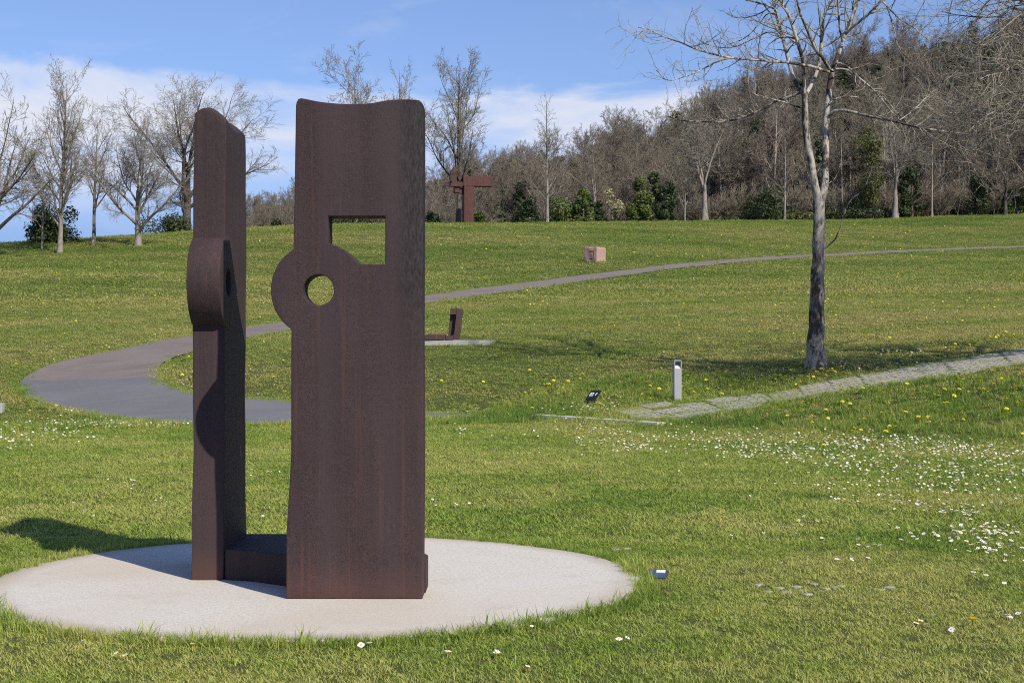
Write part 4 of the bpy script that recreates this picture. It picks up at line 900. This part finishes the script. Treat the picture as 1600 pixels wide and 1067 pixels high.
rng = np.random.default_rng(56); pts = []
for yv in np.arange(146, 330, 4.4):
    for xv in np.arange(-45, 150, 4.4):
        x_ = xv+rng.uniform(-2, 2); y_ = yv+rng.uniform(-2, 2); px = 800+x_*F/y_
        if px < 360 or px > 1850: continue
        if y_ > np.interp(px, [360, 660, 800, 1000, 1200, 1600], [205, 216, 232, 262, 278, 294]): continue
        if y_ < np.interp(px, [360, 700, 1100, 1600], [168, 146, 148, 149]): continue
        if px < 700 and y_ > 215: continue
        if px < 1000 and y_ > 265: continue
        pts.append((x_, y_))
for _ in range(520):
    y_ = rng.uniform(160, 205); px = rng.uniform(365, 860); x_ = (px-800)*y_/F
    if y_ < np.interp(px, [360, 700, 860], [166, 150, 150]): continue
    pts.append((x_, y_))
pts = np.array(pts); n = len(pts); zz = hz(pts[:, 0], pts[:, 1]); px = 800+pts[:, 0]*F/pts[:, 1]
u = rng.random(n); idx = np.where(u < 0.38, rng.integers(0, 3, n), np.where(u < 0.62, rng.integers(3, 5, n), np.where(u < 0.77, rng.integers(5, 7, n), np.where(u < 0.855, 7, np.where(u < 0.95, 8, 9)))))
pocket = (fbm(pts[:, 0], pts[:, 1], 141, 16.0)+0.12*sstep(1050, 1250, px) > 0.66) & (rng.random(n) < 0.55); idx = np.where(pocket, rng.integers(7, 9, n), idx)
small = np.interp(px, [360, 500, 700, 900, 1100], [0.46, 0.5, 0.7, 0.88, 1.0]); s = rng.uniform(0.75, 1.15, n)*small
yb_ = 147+rng.random(420)*9; xb_ = (np.interp(rng.random(420), [0, 1], [395, 1800])-800)*yb_/F; pb = np.stack([xb_, yb_], 1)
ib = np.where(rng.random(420) < 0.8, rng.integers(5, 7, 420), 9); sb = rng.uniform(0.5, 1.0, 420)*np.interp(800+xb_*F/yb_, [400, 700, 1000], [0.5, 0.8, 1.0])
P3 = np.vstack([np.column_stack([pts, zz-0.2]), np.column_stack([pb, hz(xb_, yb_)-0.1])]); idx = np.concatenate([idx, ib]); s = np.concatenate([s, sb]); n = len(P3)
scatter('hill_woodland', P3, np.column_stack([rng.normal(0, 0.04, n), rng.normal(0, 0.04, n), rng.random(n)*6.283]), np.column_stack([s, s, s*rng.uniform(0.9, 1.15, n)]), idx, rng.random(n), wood_c, 'grey-brown leafless wood covering the hillside')

# ------------------------------------------------------------------ T-shaped sculpture on the crest
d = 127.0; x0 = P(731, 355, d); root = empty('steel_sculpture', (x0.x, d, H(x0.x, d)), math.radians(14)); tag(root, 'far rusty red T-shaped steel sculpture with claw-like curved arms on the crest', 'sculpture')
pxm = d/F
bm = bmesh.new(); add_box(bm, -0.40, 0.40, -0.42, 0.42, -0.1, 3.38, 0.02); link('column', bm_mesh('column', bm), M['steel_far'], root)
bm = bmesh.new(); add_box(bm, -0.48, 2.05, -0.425, 0.425, 3.383, 4.2, 0.02); link('beam', bm_mesh('beam', bm), M['steel_far'], root)
def arc_plate(cx, cz, r0, r1, a0, a1, y0, y1, n=14):
    o_ = []; 
    for i in range(n+1):
        t = math.radians(a0+(a1-a0)*i/n); o_.append((cx+r1*math.cos(t), cz+r1*math.sin(t)))
    for i in range(n, -1, -1):
        t = math.radians(a0+(a1-a0)*i/n); o_.append((cx+r0*math.cos(t), cz+r0*math.sin(t)))
    b = bmesh.new(); add_prism(b, o_, 'y', y0, y1); return b
bm = bmesh.new(); add_prism(bm, [(-1.28, 4.95), (-1.52, 4.55), (-1.62, 4.1), (-1.58, 3.72), (-1.42, 3.702), (-1.28, 3.98), (-1.05, 4.3), (-1.06, 4.62), (-1.2, 4.82)], 'y', -0.55, -0.12, 0.01); link('curved_arm', bm_mesh('curved_arm', bm), M['steel_block'], root)  # arms take the darker brown steel: their shade is put into the colour
bm = bmesh.new(); add_prism(bm, [(-1.34, 3.703), (-1.22, 4.1), (-1.02, 4.45), (-0.8, 4.66), (-0.66, 4.6), (-0.52, 4.35), (-0.484, 4.0), (-0.484, 3.75), (-0.78, 3.85), (-0.86, 4.15), (-1.0, 4.0), (-1.06, 3.703)], 'y', -0.10, 0.36, 0.01); link('curved_arm', bm_mesh('curved_arm', bm), M['steel_block'], root)  # shade of this arm also painted in by the darker steel
bm = bmesh.new(); add_box(bm, -1.55, -0.483, -0.35, 0.1, 3.30, 3.70, 0.02); link('stub_arm', bm_mesh('stub_arm', bm), M['steel_far'], root)
bm = bmesh.new(); add_box(bm, -1.15, -0.75, -0.2, 0.4, 2.82, 3.297, 0.02); link('stub_arm', bm_mesh('stub_arm', bm), M['steel_far'], root)
bm = bmesh.new(); add_box(bm, -0.74, -0.45, -0.1, 0.3, 2.75, 3.25, 0.02); link('stub_arm', bm_mesh('stub_arm', bm), M['steel_far'], root)

# ------------------------------------------------------------------ L-shaped steel block on its slab
c0 = np.mean([p[:] for p in L_pad], 0); zt = max(p.z for p in L_pad)
bm = bmesh.new(); add_prism(bm, [(p.x, p.y) for p in L_pad], 'z', zt-0.3, zt+0.03, 0.01)
slabpad = link('concrete_slab', bm_mesh('concrete_slab', bm), M['concrete_grey']); tag(slabpad, 'grey concrete slab in the meadow under the L-shaped steel block', kind='structure')
d = float(c0[1])-0.15; zz0 = zt+0.03
def q2(px, py): v = P(px, py, d); return (v.x, v.z)
zb = q2(700, 536.3)[1]; dz = zz0-zb
root = empty('steel_sculpture', (P(700, 536, d).x, d, zz0)); tag(root, 'low L-shaped brown steel block on a concrete slab in the meadow', 'sculpture')
ivl = Matrix.Translation(-root.location)
def lp(pts): return [(a, b+dz) for a, b in (q2(*p) for p in pts)]
def part(nm, pts, y0, y1, bev=0.01):
    bm = bmesh.new(); add_prism(bm, lp(pts), 'y', y0, y1, bev); o = link(nm, bm_mesh(nm, bm), M['steel_block'], root); o.matrix_parent_inverse = ivl; return o
part('side_plate', [(709,536.2),(718,535),(723.7,488),(714.5,487)], d-0.28, d+0.28)
part('back_plate', [(700.3,533),(708.8,536),(714.3,487.2),(704.5,486.6)], d-0.14, d+0.27)
part('cap', [(703.8,496.8),(713.3,497),(714.3,487.1),(704.8,486.5)], d-0.30, d-0.145)
part('foot', [(697,536.2),(708.8,536.2),(710.2,529),(706,530),(704.5,526)] if False else [(697,536.2),(708.7,536.2),(709.6,527.5),(704,531),(697,528)], d-0.30, d-0.145)
part('lying_bar', [(663.5,536.2),(696.8,536.2),(696.8,527.2),(670,526.6),(664,528.6)], d-0.30, d+0.20, 0.025)

# ------------------------------------------------------------------ pink stone with carved notch
g = G(930, 409.5); d = g.y; pm = d/F
bm = bmesh.new(); n = 10; grid = {}
bmesh.ops.create_cube(bm, size=1.0); bmesh.ops.subdivide_edges(bm, edges=bm.edges[:], cuts=11, use_grid_fill=True)
bm.faces.ensure_lookup_table()
sel = []
for f in bm.faces:
    c = f.calc_center_median()
    if f.normal.y < -0.9:
        u, v = c.x+0.5, c.z+0.5
        if (0.42 < u < 0.78 and 0.66 < v < 0.75) or (0.68 < u < 0.75 and 0.45 < v < 0.75) or (0.42 < u < 0.66 and 0.16 < v < 0.25): sel.append(f)
r = bmesh.ops.extrude_face_region(bm, geom=sel); vv_ = [e for e in r['geom'] if isinstance(e, bmesh.types.BMVert)]
bmesh.ops.delete(bm, geom=sel, context='FACES')
for v in vv_: v.co.y += 0.12
rr = np.random.default_rng(9)
for v in bm.verts:
    c = v.co*2; ln = max(abs(c.x), abs(c.y), abs(c.z)); 
    k_ = (abs(c.x)**14+abs(c.y)**14+abs(c.z)**14)**(1/14.0); f = (ln/k_)
    v.co = v.co*f*(1+0.015*math.sin(c.x*5+c.z*3)+0.012*math.sin(c.y*6+c.z*4+1))
    v.co = Vector((v.co.x*1.02, v.co.y*1.0, v.co.z*0.9+0.06*v.co.x*-1*0.4))
me = bm_mesh('carved_stone', bm, False)
stn = link('carved_stone', me, M['granite']); stn.location = (g.x, d+0.3, H(g.x, d+0.3)+0.36); stn.rotation_euler = (0, 0, math.radians(-38)); stn.scale = (0.92, 0.92, 0.98)
tag(stn, 'pink carved stone block with a cut notch on the hillside meadow', 'stone')

# ------------------------------------------------------------------ lattice paver strip, kerb, bollard light, sign plate
bed, _ = strip('paved_strip', walk_up, walk_dn, 80, 7, M['ground'], 0.012); tag(bed, 'strip of grass-grown lattice pavers climbing to the right', kind='structure')
def paver_mesh(lx, ly, nx_, ny_, bar, th):
    xs = [0]; 
    for i in range(nx_): w0 = (lx-bar*(nx_+1))/nx_; xs += [xs[-1]+bar, xs[-1]+bar+w0]
    xs.append(lx); ys_ = [0]
    for i in range(ny_): w0 = (ly-bar*(ny_+1))/ny_; ys_ += [ys_[-1]+bar, ys_[-1]+bar+w0]
    ys_.append(ly)
    bm = bmesh.new(); vt = [[bm.verts.new((a-lx/2, b-ly/2, th)) for b in ys_] for a in xs]; vb = [[bm.verts.new((a-lx/2, b-ly/2, 0)) for b in ys_] for a in xs]
    solid = lambda i, j: 0 <= i < len(xs)-1 and 0 <= j < len(ys_)-1 and not (i % 2 == 1 and j % 2 == 1)
    for i in range(len(xs)-1):
        for j in range(len(ys_)-1):
            if not solid(i, j): continue
            bm.faces.new((vt[i][j], vt[i+1][j], vt[i+1][j+1], vt[i][j+1]))
            for di, dj, a, b in ((-1, 0, (i, j+1), (i, j)), (1, 0, (i+1, j), (i+1, j+1)), (0, -1, (i, j), (i+1, j)), (0, 1, (i+1, j+1), (i, j+1))):
                if not solid(i+di, j+dj): bm.faces.new((vt[a[0]][a[1]], vb[a[0]][a[1]], vb[b[0]][b[1]], vt[b[0]][b[1]]))
    for v in [v for v in bm.verts if not v.link_faces]: bm.verts.remove(v)
    return bm_mesh('paver', bm)
pm_ = paver_mesh(0.585, 0.385, 3, 2, 0.062, 0.055); pm_.materials.append(M['paver'])
lenW = np.linalg.norm(np.diff((WU+WD)/2, axis=0), axis=1).sum(); na = int(lenW/0.60); rng = np.random.default_rng(6); npv = 0
for a in range(na):
    f = (a+0.5)/na*198; j = int(f); up, dn = WU[j], WD[j]; wid = np.linalg.norm(up-dn); nr = max(2, int(round(wid/0.40)))
    tg = (WU[min(j+2, 199)]+WD[min(j+2, 199)]-WU[max(j-2, 0)]-WD[max(j-2, 0)])/2; ang = math.atan2(tg[1], tg[0])
    for b in range(nr):
        if npv >= 280: break
        t = (b+0.5)/nr; c = up*(1-t)+dn*t; 
        if c[0] > 12: continue
        if a < 3 and rng.random() < 0.12: continue
        z = H(c[0], c[1]); e = 0.15; gx = (H(c[0]+e, c[1])-H(c[0]-e, c[1]))/(2*e); gy = (H(c[0], c[1]+e)-H(c[0], c[1]-e))/(2*e)
        o = link('paver', pm_, None, bed); nv = Vector((-gx, -gy, 1)).normalized()
        o.rotation_mode = 'QUATERNION'; o.rotation_quaternion = nv.to_track_quat('Z', 'Y') if False else (Vector((0, 0, 1)).rotation_difference(nv) @ Matrix.Rotation(ang+rng.normal(0, 0.01), 3, 'Z').to_quaternion())
        o.location = (c[0], c[1], z+rng.normal(0, 0.004)-0.008); npv += 1
# kerb
kv = (kerb_b-kerb_a); kl = kv.length; bm = bmesh.new(); add_box(bm, 0, kl, -0.13, 0.13, -0.2, 0.02, 0.008)
ko = link('concrete_kerb', bm_mesh('concrete_kerb', bm), M['concrete']); ko.location = kerb_a+Vector((0, 0, 0.02)); ko.rotation_euler = (0, -math.asin(kv.z/kl), math.atan2(kv.y, kv.x)); tag(ko, 'pale concrete kerb strip between lawn and lattice pavers', kind='structure')
# bollard light
g = G(1058, 626.5); root = empty('bollard_light', g, math.radians(8)); tag(root, 'grey square bollard light at the start of the paved strip', 'lamp'); ws = 0.155; hb = 64*g.y/F
bm = bmesh.new(); add_box(bm, -ws/2, ws/2, -ws/2, ws/2, -0.1, hb-0.17, 0.006); link('post', bm_mesh('post', bm), M['alu'], root)
bm = bmesh.new()
add_box(bm, -ws/2, -ws/2+0.018, -ws/2, ws/2, hb-0.168, hb-0.022, 0.003); add_box(bm, ws/2-0.018, ws/2, -ws/2, ws/2, hb-0.168, hb-0.022, 0.003); add_box(bm, -ws/2+0.019, ws/2-0.019, ws/2-0.02, ws/2, hb-0.168, hb-0.022)
link('head_frame', bm_mesh('head_frame', bm), M['alu'], root)
bm = bmesh.new(); add_box(bm, -ws/2, ws/2, -ws/2, ws/2, hb-0.02, hb, 0.004); link('cap', bm_mesh('cap', bm), M['alu'], root)
bm = bmesh.new(); add_prism(bm, [(-ws/2+0.01, hb-0.169), (ws/2-0.03, hb-0.169), (ws/2-0.03, hb-0.07)], 'x', -ws/2+0.02, ws/2-0.02); link('reflector', bm_mesh('reflector', bm), M['alu_white'], root)
bm = bmesh.new(); add_box(bm, -ws/2+0.022, ws/2-0.022, -ws/2+0.012, ws/2-0.022, hb-0.055, hb-0.024); link('lamp_shade', bm_mesh('lamp_shade', bm), M['alu_dark'], root)
# sign plate: bent black sheet with white marks
g = G(924, 634); root = empty('sign_plate', g, math.radians(-34)); tag(root, 'small black tilted sign plate with white marks in the verge', 'sign')
for x_ in (-0.095, -0.01, 0.075):
    bm = bmesh.new(); add_box(bm, x_, x_+0.03, -0.012, 0, -0.05, 0.15, 0.002); link('leg', bm_mesh('leg', bm), M['black'], root)
MT = Matrix.Translation((0, -0.006, 0.152)) @ Matrix.Rotation(math.radians(36), 4, 'X')
bm = bmesh.new(); add_box(bm, -0.125, 0.125, 0, 0.27, 0, 0.010, 0.002, 2, MT); add_box(bm, -0.125, 0.125, -0.008, 0.004, 0.11, 0.151, 0.002)
face = link('face', bm_mesh('face', bm), M['black'], root)
bm = bmesh.new()
for (x_0, x_1, y_0, y_1) in ((-0.085,-0.005,0.165,0.182),(-0.085,-0.005,0.07,0.087),(-0.085,-0.071,0.087,0.165),(-0.019,-0.005,0.087,0.165),(-0.060,-0.049,0.10,0.15),(-0.049,-0.032,0.12,0.132)): add_box(bm, x_0, x_1, y_0, y_1, 0.0125, 0.0135, 0, 2, MT)
link('emblem', bm_mesh('emblem', bm), M['white_print'], face)
bm = bmesh.new()
for (x_0, x_1, y_0, y_1) in ((0.050,0.064,0.085,0.17),(0.065,0.082,0.15,0.17)): add_box(bm, x_0, x_1, y_0, y_1, 0.0125, 0.0135, 0, 2, MT)
link('digit', bm_mesh('digit', bm), M['white_print'], face)
# small concrete marker at the left border
g = G(-2, 645); bm = bmesh.new(); add_box(bm, -0.14, 0.10, -0.1, 0.1, -0.1, 0.21, 0.02, 3); mk = link('marker_block', bm_mesh('marker_block', bm), M['concrete_grey']); mk.location = g; tag(mk, 'small grey concrete marker block at the left border by the path', 'block')
# ground light in the lawn right of the pad
g = G(1026, 903); root = empty('ground_light', (g.x, g.y, -0.03), math.radians(-8)); tag(root, 'small dark ground light sunk in the lawn right of the pad', 'lamp')
bm = bmesh.new(); TI = Matrix.Translation((0, 0, 0.014)) @ Matrix.Rotation(math.radians(4), 4, 'X')
add_box(bm, -0.075, 0.075, -0.13, 0.15, -0.05, 0.012, 0.008, 2, TI); link('housing', bm_mesh('housing', bm), M['alu_dark'], root)
bm = bmesh.new(); add_box(bm, -0.064, 0.064, -0.118, 0.138, 0.0125, 0.017, 0.002, 2, TI); link('glass', bm_mesh('glass', bm), M['glass_dark'], root)
bm = bmesh.new(); add_box(bm, -0.004, 0.058, 0.03, 0.10, 0.018, 0.021, 0, 2, TI); link('sticker', bm_mesh('sticker', bm), M['white_print'], root)
# a few flush paver tops showing through the lawn
bm = bmesh.new(); add_box(bm, -0.035, 0.035, -0.03, 0.03, -0.02, 0.0, 0.008); fl = bm_mesh('paver', bm); fl.materials.append(M['paver']); rng = np.random.default_rng(14)
for (px, py) in ((1218,920),(1230,927),(1244,918),(1252,924),(1262,930),(1290,921),(1303,919),(1315,917),(1365,921),(1378,923),(1390,919),(1186,915),(1200,926),(1272,914),(962,859),(979,858)):
    g = G(px, py); o = link('paver', fl, None, ground); o.location = (g.x, g.y, g.z+0.013); o.rotation_euler = (0, 0, rng.random()); o.scale = (rng.uniform(0.6, 1.1), rng.uniform(0.6, 1.0), 1)

# ------------------------------------------------------------------ daisies and dandelions
def daisy_mesh():
    bm = bmesh.new(); n = 12; c = bm.verts.new((0, 0, 0.003)); 
    for k_ in range(n):
        a = k_/n*6.283; b = 6.283/n*0.44; r = 0.0155*(0.92+0.16*((k_*7) % 3)/2)
        p = [bm.verts.new((0.003*math.cos(a-b), 0.003*math.sin(a-b), 0.001)), bm.verts.new((r*math.cos(a-b), r*math.sin(a-b), 0.003)), bm.verts.new((r*1.08*math.cos(a), r*1.08*math.sin(a), 0.002)), bm.verts.new((r*math.cos(a+b), r*math.sin(a+b), 0.003)), bm.verts.new((0.003*math.cos(a+b), 0.003*math.sin(a+b), 0.001))]
        bm.faces.new(p)
    bm.verts.remove(c); n0 = len(bm.faces)
    t = bmesh.ops.create_cone(bm, cap_ends=True, segments=7, radius1=0.0055, radius2=0.003, depth=0.004, matrix=Matrix.Translation((0, 0, 0.004)))
    n1 = len(bm.faces); bmesh.ops.create_cone(bm, cap_ends=False, segments=3, radius1=0.0012, radius2=0.0012, depth=0.05, matrix=Matrix.Translation((0, 0, -0.025)))
    bm.faces.ensure_lookup_table(); me = bpy.data.meshes.new('daisy')
    for i_, f in enumerate(bm.faces): f.material_index = 0 if i_ < n0 else (1 if i_ < n1 else 2)
    bm.to_mesh(me); bm.free(); [me.materials.append(M[k]) for k in ('petal', 'daisy_eye', 'stem')]; return me
def dandelion_mesh():
    bm = bmesh.new(); n = 14
    for lay, (r, z0, z1) in enumerate(((0.026, 0.0, 0.004), (0.020, 0.003, 0.011), (0.012, 0.006, 0.015))):
        for k_ in range(n):
            a = (k_+0.5*lay)/n*6.283; b = 6.283/n*0.5
            bm.faces.new([bm.verts.new((0.002*math.cos(a), 0.002*math.sin(a), z0)), bm.verts.new((r*math.cos(a-b), r*math.sin(a-b), z1)), bm.verts.new((r*1.05*math.cos(a+b), r*1.05*math.sin(a+b), z1))])
    n0 = len(bm.faces); bmesh.ops.create_cone(bm, cap_ends=False, segments=4, radius1=0.0025, radius2=0.002, depth=0.11, matrix=Matrix.Translation((0, 0, -0.055)))
    bm.faces.ensure_lookup_table(); me = bpy.data.meshes.new('dandelion')
    for i_, f in enumerate(bm.faces): f.material_index = 0 if i_ < n0 else 1
    bm.to_mesh(me); bm.free(); me.materials.append(M['dandelion']); me.materials.append(M['stem']); return me
DM = daisy_mesh(); YM = dandelion_mesh()
rng = np.random.default_rng(21)
def spray(cx, cy, sx_, sy_, n): return [(rng.normal(cx, sx_), rng.normal(cy, sy_)) for _ in range(int(n*(2.0 if n > 20 else 1.0)+0.5))]
# photo positions of the drifts -> places on the ground (pixel x, pixel y, spreads, count)
drifts = [(1130,690,45,8,90),(1170,705,40,8,70),(1240,690,50,7,90),(1250,712,60,8,80),(1330,700,40,7,60),(1380,692,50,7,90),(1440,700,55,8,110),(1510,705,45,7,90),(1560,715,35,7,60),
          (1300,722,70,10,60),(1400,728,60,10,70),(1470,740,50,10,60),(1560,745,40,10,50),(1430,765,60,9,45),(1530,765,40,9,40),(1350,750,70,12,30),(1300,775,50,9,12),(1320,787,16,4,12),(1390,780,12,3,14),(1450,793,25,4,22),(1500,805,22,6,28),(1520,800,20,6,20),
          (1560,835,25,8,30),(1540,858,30,8,24),(1580,868,24,9,20),(1480,838,40,8,22),(1580,790,20,8,14),(1255,820,12,4,12),(1360,855,18,6,8),(1360,880,20,4,5),(1440,975,12,6,7),(1575,970,15,10,8),(1490,995,8,4,3),(1525,900,10,10,3),(1590,905,10,12,5),
          (920,680,28,5,34),(960,692,35,6,60),(990,700,20,5,34),(1030,690,25,8,40),(890,668,30,4,16),(850,690,25,6,8),(720,680,12,4,10),(740,676,20,4,6),
          (930,640,14,5,26),(960,632,20,6,22),(900,645,12,3,12),(690,648,40,3,12),(770,649,14,3,10),(850,643,10,3,8),(1340,575,25,5,24),(1310,572,14,3,14),(1390,570,20,4,16),(1410,556,25,5,30),(1500,548,20,5,12),(1380,564,10,3,8),(1070,607,14,3,8),(1530,655,12,4,8),(1470,665,12,4,8),(1455,663,10,3,8),
          (60,672,40,6,46),(120,668,50,5,60),(180,668,30,4,40),(225,668,20,3,24),(270,668,15,2.5,12),(20,690,18,6,26),(90,686,40,4,40),(80,648,20,4,18),(120,645,20,3,20),(20,702,12,3,10),(300,600,12,3,12),(275,602,10,3,14),(290,608,10,2.5,10),
          (120,788,10,4,4),(205,760,16,6,7),(250,785,12,5,6),(150,800,20,6,5),(400,795,14,8,5),(425,782,8,5,4),(395,740,14,3,6),(430,742,8,2,4),(680,770,30,20,6),(880,715,30,6,6),(800,700,60,10,12),
          (830,982,14,6,3),(800,1030,10,3,3),(850,1035,30,8,5),(190,1032,8,2,2),(960,1010,6,4,1),(690,800,30,8,3),(1150,770,60,20,7),(1050,740,60,12,8),(1200,830,60,25,8),(560,1010,200,20,5),(300,1020,150,15,3)]
fl = [p for d_ in drifts for p in spray(*d_)]
def ground_many(pp):
    o = []
    pp = np.array(pp); d = np.concatenate([np.arange(6.2, 40, 0.08), np.arange(40, 135, 0.5)]); Xg = (pp[:, 0:1]-800)*d[None]/F; Zg = CH-(pp[:, 1:2]-HY)*d[None]/F
    Hg = hz(Xg.ravel(), np.broadcast_to(d, Xg.shape).ravel()).reshape(Xg.shape); f = Zg-Hg; hit = (f[:, :-1] > 0) & (f[:, 1:] <= 0)
    for a in range(len(pp)):
        i = np.where(hit[a])[0]
        if len(i) == 0: continue
        i = i[0]; t = f[a, i]/(f[a, i]-f[a, i+1]); dd = d[i]+t*(d[i+1]-d[i]); o.append(((pp[a, 0]-800)*dd/F, dd, Hg[a, i]+t*(Hg[a, i+1]-Hg[a, i])))
    return np.array(o)
dp = ground_many(fl); kk = free_mask(dp[:, 0], dp[:, 1]); dp = dp[kk]; dp = dp[np.argsort(dp[:, 1])]
def flower_objs(name, me, pts_, h0, h1, sc0, sc1, label_fn, cat, grp):
    for a, (x_, y_, z_) in enumerate(pts_):
        o = link(name, me); o.location = (x_, y_, z_+(rng.uniform(h0, h1) if y_ > 16 or h1 < 0.1 else 0.05)); o.rotation_euler = (rng.normal(0.12, 0.25), rng.normal(0, 0.25), rng.random()*6.28); s_ = rng.uniform(sc0, sc1); o.scale = (s_, s_, s_)
        lb, gp = label_fn(x_, y_); tag(o, lb, cat, gp)
def daisy_label(x_, y_):
    px, py = 800+x_*F/y_, HY+CH*F/y_
    for (a, b, c_, d_, lb) in ((0, 990, 985, 1100, 'white daisy in the grass strip in front of the round pad'), (1380, 1480, 945, 1040, 'white daisy left of the lone yellow dandelion in the near lawn'), (1480, 1700, 945, 1040, 'white daisy right of the lone yellow dandelion in the near lawn'),
        (1460, 1700, 880, 945, 'white daisy below the dense cluster at the right border'), (1500, 1700, 820, 880, 'white daisy in the dense cluster at the right border'), (1430, 1500, 815, 880, 'white daisy at the left end of the right border cluster'),
        (1300, 1430, 840, 900, 'white daisy in the small pair of clumps above the bare paver tops'), (1200, 1300, 800, 850, 'white daisy in the small clump left of the paver-top clumps'), (1430, 1700, 770, 820, 'white daisy just above the dense cluster at the right border'),
        (1250, 1430, 760, 820, 'white daisy in the middle clumps of the right lawn'), (0, 300, 700, 850, 'white daisy in the lawn near the shadow tip at left'), (380, 460, 700, 850, 'white daisy in the lawn seen between the two steel slabs'), (640, 760, 740, 850, 'white daisy in the lawn just right of the wide slab')):
        if a <= px < b and c_ <= py < d_: return lb, lb.replace('white daisy', 'daisies')
    return 'white daisy scattered singly in the open lawn right of the pad', 'daisies scattered singly in the open lawn'
flower_objs('daisy', DM, dp[:280], 0.025, 0.04, 0.7, 1.15, daisy_label, 'flower', None)
rest = dp[280:]; n = len(rest); sy_ = source_collection('daisy_head', [DM])
ff = np.interp(rest[:, 1], [14, 35], [0.75, 1.05]); s = (rng.uniform(0.85, 1.25, n)*ff)[:, None]*np.ones((1, 3))
rest = rest.copy(); rest[:, 2] += np.interp(rest[:, 1], [14, 24, 27], [0.035, 0.042, 0.085])
scatter('daisy_drift', rest, np.column_stack([rng.normal(0.15, 0.3, n), rng.normal(0, 0.3, n), rng.random(n)*6.28]), s, np.zeros(n, int), np.zeros(n), sy_, 'drifts of white daisies across the lawn and verge')
# dandelions: the verge ones are placed from the photo, the meadow is sprinkled
yl = [(1290,650),(1328,642),(1378,655),(1390,677),(1435,663),(1450,660),(1448,673),(1490,668),(1505,668),(1555,673),(1590,671),(1491,626),(1475,640),(1462,602),(1497,599),(1505,600),(1513,592),(1538,588),(1552,588),(1530,602),(1544,620),(1574,632),(1585,625),(1417,611),(1395,605),(1380,608),(1344,610),(1332,613),(1269,672),(1345,682),(1287,710),(1230,660),(1250,648),(1240,628),(1520,982),(1425,783),(1380,605),
      (1140,610),(1150,612),(1153,606),(1080,615),(1103,601),(1112,603),(1125,590),(1095,588),(1072,617),(1084,620),(995,602),(997,606),(955,608),(905,606),(888,604),(855,609),(865,603),(822,610),(830,616),(815,633),(807,633),(820,623),(850,608),(1235,588),(1275,588),(1300,584),(1305,590),(1312,592),(1290,594),(1276,597),(1262,595),(1223,600),(1212,603),(1205,591),(1250,584),(1340,566),(1400,562),(1380,565),(1320,580),(1480,552),(1575,530),(1590,535),(1572,528),(1570,540),(1170,601),(1190,595),(1030,614),(1016,610),(1008,622),(965,628),(938,642),(880,612),(763,612),(747,600),(755,606),(690,604),(668,626),(733,624),(765,638),(832,646),(85,576),(92,580),(96,585),(88,582),(25,577),(55,625),(95,640),(88,643),(65,660),(70,660),(115,648),(222,658),(195,672),(30,673),(270,585),(285,592),(455,546),(450,560)]
yl += [(rng.uniform(820, 1600), rng.uniform(578, 632)) for _ in range(60)]+[(rng.uniform(1230, 1600), rng.uniform(600, 690)) for _ in range(34)]+[(rng.uniform(1380, 1600), rng.uniform(530, 575)) for _ in range(22)]
yp = ground_many(yl); yp = yp[free_mask(yp[:, 0], yp[:, 1])]
def dand_label(x_, y_):
    px = 800+x_*F/y_
    if y_ < 16: lb = 'single yellow dandelion in the near lawn at the lower right'
    elif x_ < -4: lb = 'yellow dandelion in the grass beside the path bend at left'
    elif y_ < 29 and x_ > 4: lb = 'yellow dandelion in the rough grass below the paved strip'+(', left part' if px < 1400 else ', toward the right border')
    elif px < 917: lb = 'yellow dandelion in the verge left of the black sign plate'
    elif px < 1052: lb = 'yellow dandelion in the verge between sign plate and bollard'
    elif px < 1200: lb = 'yellow dandelion in the verge just right of the bollard'
    elif px < 1350: lb = 'yellow dandelion in the grass around the near tree foot'
    else: lb = 'yellow dandelion above the paved strip right of the near tree'
    return lb, lb.replace('yellow dandelion', 'dandelions')
flower_objs('dandelion', YM, yp, 0.085, 0.14, 1.1, 1.7, dand_label, 'flower', None)
x, y = wedge(1.3, 30, 62, rng, 1.2); x2, y2 = wedge(0.45, 60, 128, rng, 1.2); x = np.concatenate([x, x2]); y = np.concatenate([y, y2])
k = free_mask(x, y) & (rng.random(len(x)) < 0.15+1.6*np.clip(fbm(x, y, 91, 5.0)-0.35, 0, 1)*1.6); x, y = x[k], y[k]; n = len(x)
s = np.interp(y, [30, 60, 125], [0.75, 1.2, 2.0])*rng.uniform(0.6, 1.3, n)
scatter('dandelion_sprinkle', np.column_stack([x, y, hz(x, y)+0.05+0.012*s]), np.column_stack([rng.normal(0.3, 0.3, n), rng.normal(0, 0.3, n), rng.random(n)*6.28]), s[:, None]*np.ones((1, 3)), np.zeros(n, int), np.zeros(n), source_collection('dandelion_head', [YM]), 'tiny yellow dandelions sprinkled over the sloping meadow')
x, y = wedge(1.3, 31, 60, rng, 1.2); x2, y2 = wedge(0.3, 60, 125, rng, 1.2); x = np.concatenate([x, x2]); y = np.concatenate([y, y2]); k = free_mask(x, y) & (fbm(x, y, 95, 4.0) > 0.45); x, y = x[k], y[k]; n = len(x)
s = np.interp(y, [30, 60, 125], [0.75, 1.1, 1.8])*rng.uniform(0.6, 1.3, n)
scatter('daisy_sprinkle', np.column_stack([x, y, hz(x, y)+0.06]), np.column_stack([rng.normal(0.3, 0.3, n), rng.normal(0, 0.3, n), rng.random(n)*6.28]), s[:, None]*np.ones((1, 3)), np.zeros(n, int), np.zeros(n), sy_, 'tiny white daisies sprinkled over the sloping meadow')
